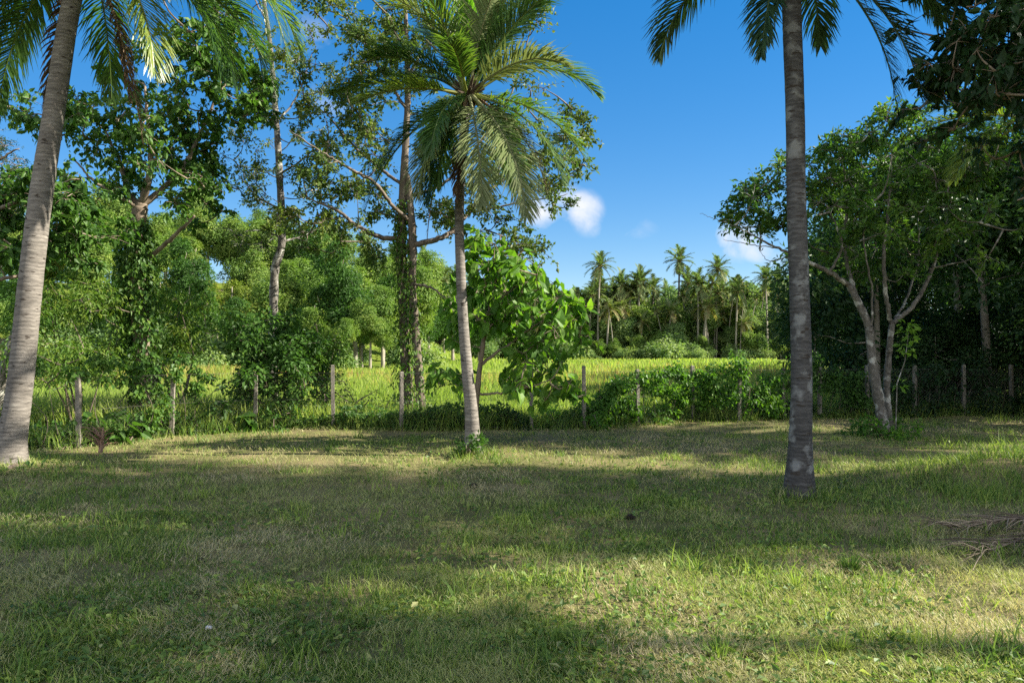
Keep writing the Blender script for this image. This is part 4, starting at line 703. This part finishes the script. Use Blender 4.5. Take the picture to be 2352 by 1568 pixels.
shrub('dense_shrub', 'dense dark green shrub smothered in vines below the slender grey tree', 'shrub', [(610, 760, 60, 45, 24), (650, 840, 80, 60, 40), (600, 870, 60, 40, 20), (690, 900, 70, 60, 30), (650, 950, 80, 35, 18), (560, 850, 30, 30, 6), (640, 730, 30, 20, 6), (700, 800, 45, 40, 14)], 15.8, .6, 'leaf_mid', .105, 56, .25, 7, wl=.6, tint=(.0, .7))
shrub('feathery_shrub', 'lighter feathery shrub on the right side of the dense vine smothered shrub', 'shrub', [(740, 770, 35, 50, 14), (770, 800, 30, 30, 8), (750, 850, 30, 30, 8)], 16.6, .4, 'leaf_bright', .09, 56, .24, 4, wl=.35)
shrub('bramble_bush', 'thin brownish bramble beyond the wire between the fence posts left of the double trunk', 'bush', [(780, 905, 35, 35, 8), (840, 925, 35, 25, 6), (880, 930, 30, 25, 5)], 16.2, .5, 'leaf_olive', .07, 26, .2, 5)
shrub('taro_plant', 'dark broad leaved plants at the fence foot left of the dense shrub', 'plant', [(500, 965, 50, 28, 12), (560, 975, 30, 20, 6), (460, 975, 30, 20, 5)], 14.9, .3, 'leaf_mid', .24, 12, .18, 5, wl=.72, shape='heart', droop=.9, tint=(.0, .5))
shrub('broad_leaved_plant', 'low broad leaved plants at the fence foot right of the leaning palm', 'plant', [(240, 975, 60, 18, 12), (290, 990, 40, 18, 8), (110, 995, 45, 22, 9)], 13.2, .35, 'leaf_mid', .20, 14, .2, 5, wl=.6, shape='heart', droop=.6, tint=(.1, .7))
shrub('weed_clump', 'dark weedy clump at the fence foot left of the double trunk', 'plant', [(830, 960, 60, 26, 16), (890, 975, 30, 22, 8), (780, 975, 35, 18, 7)], 15.2, .3, 'leaf_mid', .12, 36, .2, 4, wl=.6, tint=(.0, .5))
shrub('weed_clump', 'dark weedy clump at the foot of the ivy covered double trunk', 'plant', [(975, 965, 45, 26, 12), (1030, 975, 30, 18, 7)], 15.4, .3, 'leaf_mid', .11, 36, .2, 4, wl=.6, tint=(.0, .55))
shrub('thorn_bush', 'dark rounded thorny bush at the fence right of the middle palm', 'bush', [(1175, 965, 28, 26, 14), (1150, 970, 22, 18, 6), (1200, 975, 14, 14, 3)], 15.0, .25, 'leaf_dark', .07, 54, .17, 6, wl=.3, tint=(.0, .5))
shrub('weed_clump', 'bright tall weeds along the fence foot right of the dark thorny bush', 'plant', [(1280, 960, 50, 24, 14), (1360, 955, 45, 26, 12), (1240, 975, 25, 14, 5)], 15.3, .35, 'leaf_big', .10, 36, .18, 6, wl=.4, tint=(.1, .7), droop=.1)
shrub('weed_clump', 'bushy weeds around the foot of the pale multi stemmed tree', 'plant', [(1995, 985, 28, 20, 9), (2055, 985, 26, 26, 9), (2020, 1000, 40, 12, 8), (1975, 1000, 22, 12, 4)], 13.4, .3, 'leaf_big', .09, 38, .14, 4, wl=.45, tint=(.0, .75), droop=.2)
shrub('weed_clump', 'dark grassy tuft at the foot of the middle palm', 'plant', [(1072, 1030, 22, 14, 9), (1095, 1010, 10, 14, 3), (1060, 1040, 12, 8, 4)], 11.05, .12, 'leaf_mid', .09, 40, .10, 3, wl=.35, tint=(.0, .5), droop=-.2)
shrub('weed_clump', 'dark leafy weeds at the foot of the leaning palm', 'plant', [(20, 1105, 40, 12, 10), (55, 1090, 14, 10, 4), (-20, 1110, 30, 12, 5)], 9.4, .15, 'leaf_mid', .09, 34, .10, 3, wl=.5, tint=(.0, .5), droop=.0)
# creepers on the fence
def creeper(label, spots, n, cr, mat='leaf_mid', L=.085, tint=(.05, .8), per=34, group='creepers covering the fence'):
    o = None; cs = []
    for (x0, x1, z0, z1, k) in spots:
        for _ in range(int(k * n)):
            x = x0 + (x1 - x0) * rng.random(); w_ = float(vnoise(x, 0 * x, .55, 81)); z = (z0 + (z1 - z0) * rng.random() ** .8) * (.62 + .62 * w_)
            if float(vnoise(x, z, .42, 82)) < .40: continue
            cs.append(np.array([x, fence_y(x) + rng.normal() * .13 - .03, z]))
    b = np.array([np.mean([c[0] for c in cs]), np.mean([c[1] for c in cs]), 0.]); o = thing('creeper', label, 'creeper', b, group); lb = MB(); wb = MB()
    for x in np.arange(min(c[0] for c in cs), max(c[0] for c in cs), .22):
        P = smooth_poly([(x, fence_y(x) + .02, -.02), (x + rng.normal() * .1, fence_y(x) - .02, .5), (x + rng.normal() * .2, fence_y(x), 1.0)], [1, 1], 10)[0]; tube(wb, P, np.linspace(.008, .003, 10), 4)
    for c in cs:
        m = int(per * (.5 + rng.random())); rr = cr * (.7 + .6 * rng.random()); t0 = rng.random(); pos, dd, nn = clump(c, (rr, rr * .8, rr), m, .8, up=.5); pos[:, 2] = np.maximum(pos[:, 2], .02); nn[:, 1] -= .3
        LL = L * (.7 + .6 * rng.random(m)); leaves(lb, pos, dd, nn, LL, LL * .75, np.clip(tint[0] + tint[1] * (.5 * t0 + .5 * rng.random(m)), 0, 1))
    wb.build('stems', MAT['twig'], o); lb.build('foliage', MAT[mat], o); return o
creeper('thick creeper heaped over the fence left of the tall bare post', [(1.9, 3.9, .65, 1.2, 46), (1.6, 3.95, .05, .8, 52), (2.45, 2.9, 1.0, 1.35, 8)], 1, .17, 'leaf_big', tint=(.0, .8))
creeper('thick creeper heaped over the fence right of the tall bare post', [(4.05, 6.2, .6, 1.2, 58), (4.05, 6.4, .05, .7, 56), (4.85, 5.3, 1.0, 1.35, 10)], 1, .18, 'leaf_big', tint=(.0, .8))
creeper('dark creeper on the fence behind the straight palm trunk', [(6.2, 8.2, .75, 1.45, 44), (6.6, 8.4, .2, .9, 20)], 1, .18, 'leaf_mid', tint=(.0, .6))
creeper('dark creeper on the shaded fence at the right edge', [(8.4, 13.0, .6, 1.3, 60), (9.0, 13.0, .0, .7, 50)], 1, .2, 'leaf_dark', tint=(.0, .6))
creeper('leafy creeper climbing the fence post right of the vine wrapped trunk', [(-6.55, -6.0, .2, 1.35, 24), (-6.3, -5.75, .5, 1.2, 8)], 1, .13, 'leaf_mid')
creeper('creeper hanging along the fence between the left post and the vine wrapped trunk', [(-7.5, -6.6, 1.0, 1.4, 22)], 1, .14, 'leaf_mid', tint=(.0, .8))
# climbers on the trunks
def climber(label, path, r, n, mat, L, tint, sp=.0):
    P, rr = smooth_poly(path, r, 60); b = P[0].copy(); b[2] = 0; o = thing('climbing_vine', label, 'vine', b, None); lb = MB(); i = rng.integers(0, 60, n); dv = nrm(rng.normal(size=(n, 3)) * np.array([1, 1, .25])); ro = rr[i][:, None] * (.55 + .7 * rng.random((n, 1)))
    pos = P[i] + dv * ro + rng.normal(size=(n, 3)) * .05; pos[:, 2] = np.maximum(pos[:, 2], .03); LL = L * (.7 + .6 * rng.random(n)); leaves(lb, pos, dv * .5 + np.array([0, 0, -.9]) + rng.normal(size=(n, 3)) * .3, nrm(dv + np.array([0, 0, .4]) + rng.normal(size=(n, 3)) * .35), LL, LL * .75, np.clip(tint[0] + tint[1] * rng.random(n), 0, 1))
    wb = MB()
    for k in range(4):
        a = np.linspace(0, 7, 40) + k * 1.6; Q = smooth_poly(path, r, 40)[0] + np.stack([np.cos(a), np.sin(a), 0 * a], 1) * .17; tube(wb, Q, .012, 4)
    wb.build('stems', MAT['twig'], o); lb.build('foliage', MAT[mat], o)
climber('thick vine leaves wrapped around the tall left broadleaf trunk', px(d1, (336, 985), (330, 850), (318, 700), (311, 600), (316, 520)), [.27, .29, .30, .30, .22], 4200, 'leaf_mid', .10, (.0, .85))
climber('bright green ivy running up the double trunk behind the middle palm', px(d3, (945, 985, -.1), (945, 900, -.1), (940, 780, -.1), (932, 660, -.1), (925, 560), (926, 470)), [.42, .38, .27, .22, .19, .15], 2700, 'leaf_bright', .08, (.0, .85))

# undergrowth along the foot of the fence
ub = MB(); n = 26000; x = -9 + 22 * rng.random(n); yy = fence_y(x) + .05 + np.abs(rng.normal(size=n)) * .45 - .15 * rng.random(n); hh = (.05 + .42 * rng.random(n) ** 1.5) * np.clip(2.2 * vnoise(x, yy, .9, 71) - .35, .12, 1.4) * np.where(x < -2.6, .6, np.where(x < 1.2, .75, 1))
pos = np.stack([x, yy, gz(x, yy) + hh], 1); dd = nrm(rng.normal(size=(n, 3)) + np.array([0, -.2, .2])); LL = .06 + .08 * rng.random(n); leaves(ub, pos, dd, nrm(rng.normal(size=(n, 3)) * .5 + np.array([0, -.2, 1])), LL, LL * .5, np.clip(.05 + .8 * rng.random(n) * vnoise(x, yy, 1.1, 72) * 1.4, 0, 1))
x = -9 + 22 * rng.random(16000); yy = fence_y(x) - .12 + np.abs(rng.normal(size=16000)) * .5; 
ub2 = MB(); blades(ub2, x, yy, gz(x, yy), (.15 + .38 * rng.random(16000)) * (.3 + 1.3 * vnoise(x, yy, 1.2, 73)), .2 + .7 * rng.random(16000), .014 + 0 * x, np.clip(.15 + .35 * rng.random(16000), 0, 1))
tag(ub.build('undergrowth', MAT['leaf_mid']), 'low leafy undergrowth along the foot of the fence', 'undergrowth', kind='stuff')
tag(ub2.build('fence_grass', MAT['grass']), 'long uncut grass along the foot of the fence', 'grass', kind='stuff')

# ------------------------------------------------------------------ small things on the lawn
b0 = np.array([at(235, 1045, 11.3)[0], 11.3, .02]); o = thing('fallen_frond', 'reddish brown dry palm frond standing upright in the grass by the left post', 'palm frond', b0)
f = MB()
for k in range(46):
    hz_ = .05 + .30 * (k / 46); sd = -1 if k % 3 else 1; ln = (.22 + .26 * rng.random()) * (1 if sd < 0 else .45); an = D(25 + 50 * rng.random()); r0 = b0 + np.array([.02 * hz_, rng.normal() * .012, hz_ * .7])
    tube(f, smooth_poly([r0, r0 + np.array([sd * math.cos(an) * ln * .5, rng.normal() * .07, math.sin(an) * ln * .6]), r0 + np.array([sd * math.cos(an) * ln * 1.1, rng.normal() * .14, math.sin(an) * ln * .75])], [1, 1], 6)[0], np.linspace(.007, .002, 6), 4, 0, .1 + .9 * rng.random())
f.build('leaflets', MAT['frond_fallen'], o); f = MB(); tube(f, smooth_poly([b0 + np.array([-.02, 0, 0]), b0 + np.array([0, 0, .18]), b0 + np.array([.02, 0, .38])], [1, 1], 8)[0], np.linspace(.04, .012, 8), 6, .2, .9); f.build('stalk', MAT['frond_fallen'], o)
for i, (x, y, a, ln, lab) in enumerate([(4.2, 6.1, 200, 1.2, 'dry fallen frond lying in the shade right of the straight trunk, nearest of two'), (4.3, 6.55, 187, 1.1, 'dry fallen frond lying in the shade right of the straight trunk, farther of two')]):
    o = thing('fallen_frond', lab, 'palm frond', (x + .6, y, float(gz(x, y))), 'fallen fronds on the lawn'); f = MB()
    g0 = float(gz(x, y)); e0 = np.array([x + .6, y, g0 + .05]); RP, RR = smooth_poly([e0, e0 + np.array([-ln * .5, .12 * math.sin(D(a)) * 4, .06]), e0 + np.array([-ln, math.sin(D(a)) * ln, -.01])], [.012, .004], 16); tube(f, RP, RR, 5, .1, .6)
    for k in range(85):
        r0 = RP[int(rng.integers(1, 16))]; az = D(180 + (a - 190)) + (1 if k % 2 else -1) * (.2 + .75 * rng.random()) + rng.normal() * .15; l2 = .16 + .34 * rng.random(); dv = np.array([math.cos(az), math.sin(az), 0]); bend = np.array([rng.normal() * .06, rng.normal() * .06, 0])
        e2 = r0 + dv * l2 + bend * 2; e2[2] = g0 + .025 + .05 * rng.random(); m2 = r0 + dv * l2 * .5 + bend; m2[2] = g0 + .05 + .07 * rng.random()
        tube(f, smooth_poly([r0, m2, e2], [1, 1], 6)[0], np.linspace(.0055, .0012, 6), 4, 0, rng.random())
    f.build('leaflets', MAT['palm_dry'], o)
def lump(name, label, cat, loc, s, mat, group=None):
    import bmesh
    bm = bmesh.new(); bmesh.ops.create_icosphere(bm, subdivisions=2, radius=1)
    for vv in bm.verts: k = 1 + .35 * (rng.random() - .5); vv.co = Vector((vv.co.x * s * k, vv.co.y * s * .8 * k, max(vv.co.z * s * .6 * k, -.01)))
    me = bpy.data.meshes.new(name); bm.to_mesh(me); bm.free(); me.materials.append(MAT[mat]); o = bpy.data.objects.new(name, me); C.objects.link(o); o.location = loc; tag(o, label, cat, group)
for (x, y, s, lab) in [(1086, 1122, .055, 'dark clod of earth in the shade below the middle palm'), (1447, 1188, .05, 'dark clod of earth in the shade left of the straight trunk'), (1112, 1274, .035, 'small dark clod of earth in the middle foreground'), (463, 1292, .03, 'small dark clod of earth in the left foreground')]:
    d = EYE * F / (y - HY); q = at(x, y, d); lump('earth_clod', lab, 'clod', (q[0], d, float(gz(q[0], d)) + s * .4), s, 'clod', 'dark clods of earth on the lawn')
d = EYE * F / (1448 - HY); q = at(482, 1448, d); lump('pale_stone', 'small pale stone in the left foreground grass', 'stone', (q[0], d, float(gz(q[0], d)) + .03), .02, 'stone')
def tuft(label, px_, py, n, h, r, tint, group='grass tufts on the lawn'):
    d = EYE * F / (py - HY); q = at(px_, py, d); b = MB(); x = q[0] + rng.normal(size=n) * r * .32; y = d + rng.normal(size=n) * r * .32
    blades(b, x, y, gz(x, y), h * (.5 + .7 * rng.random(n)), .15 + .9 * rng.random(n), .007 + .005 * rng.random(n), np.clip(tint + .2 * rng.random(n), 0, .55), np.arctan2(y - d, x - q[0]))
    o = b.build('grass_tuft', MAT['grass']); tag(o, label, 'grass tuft', group)
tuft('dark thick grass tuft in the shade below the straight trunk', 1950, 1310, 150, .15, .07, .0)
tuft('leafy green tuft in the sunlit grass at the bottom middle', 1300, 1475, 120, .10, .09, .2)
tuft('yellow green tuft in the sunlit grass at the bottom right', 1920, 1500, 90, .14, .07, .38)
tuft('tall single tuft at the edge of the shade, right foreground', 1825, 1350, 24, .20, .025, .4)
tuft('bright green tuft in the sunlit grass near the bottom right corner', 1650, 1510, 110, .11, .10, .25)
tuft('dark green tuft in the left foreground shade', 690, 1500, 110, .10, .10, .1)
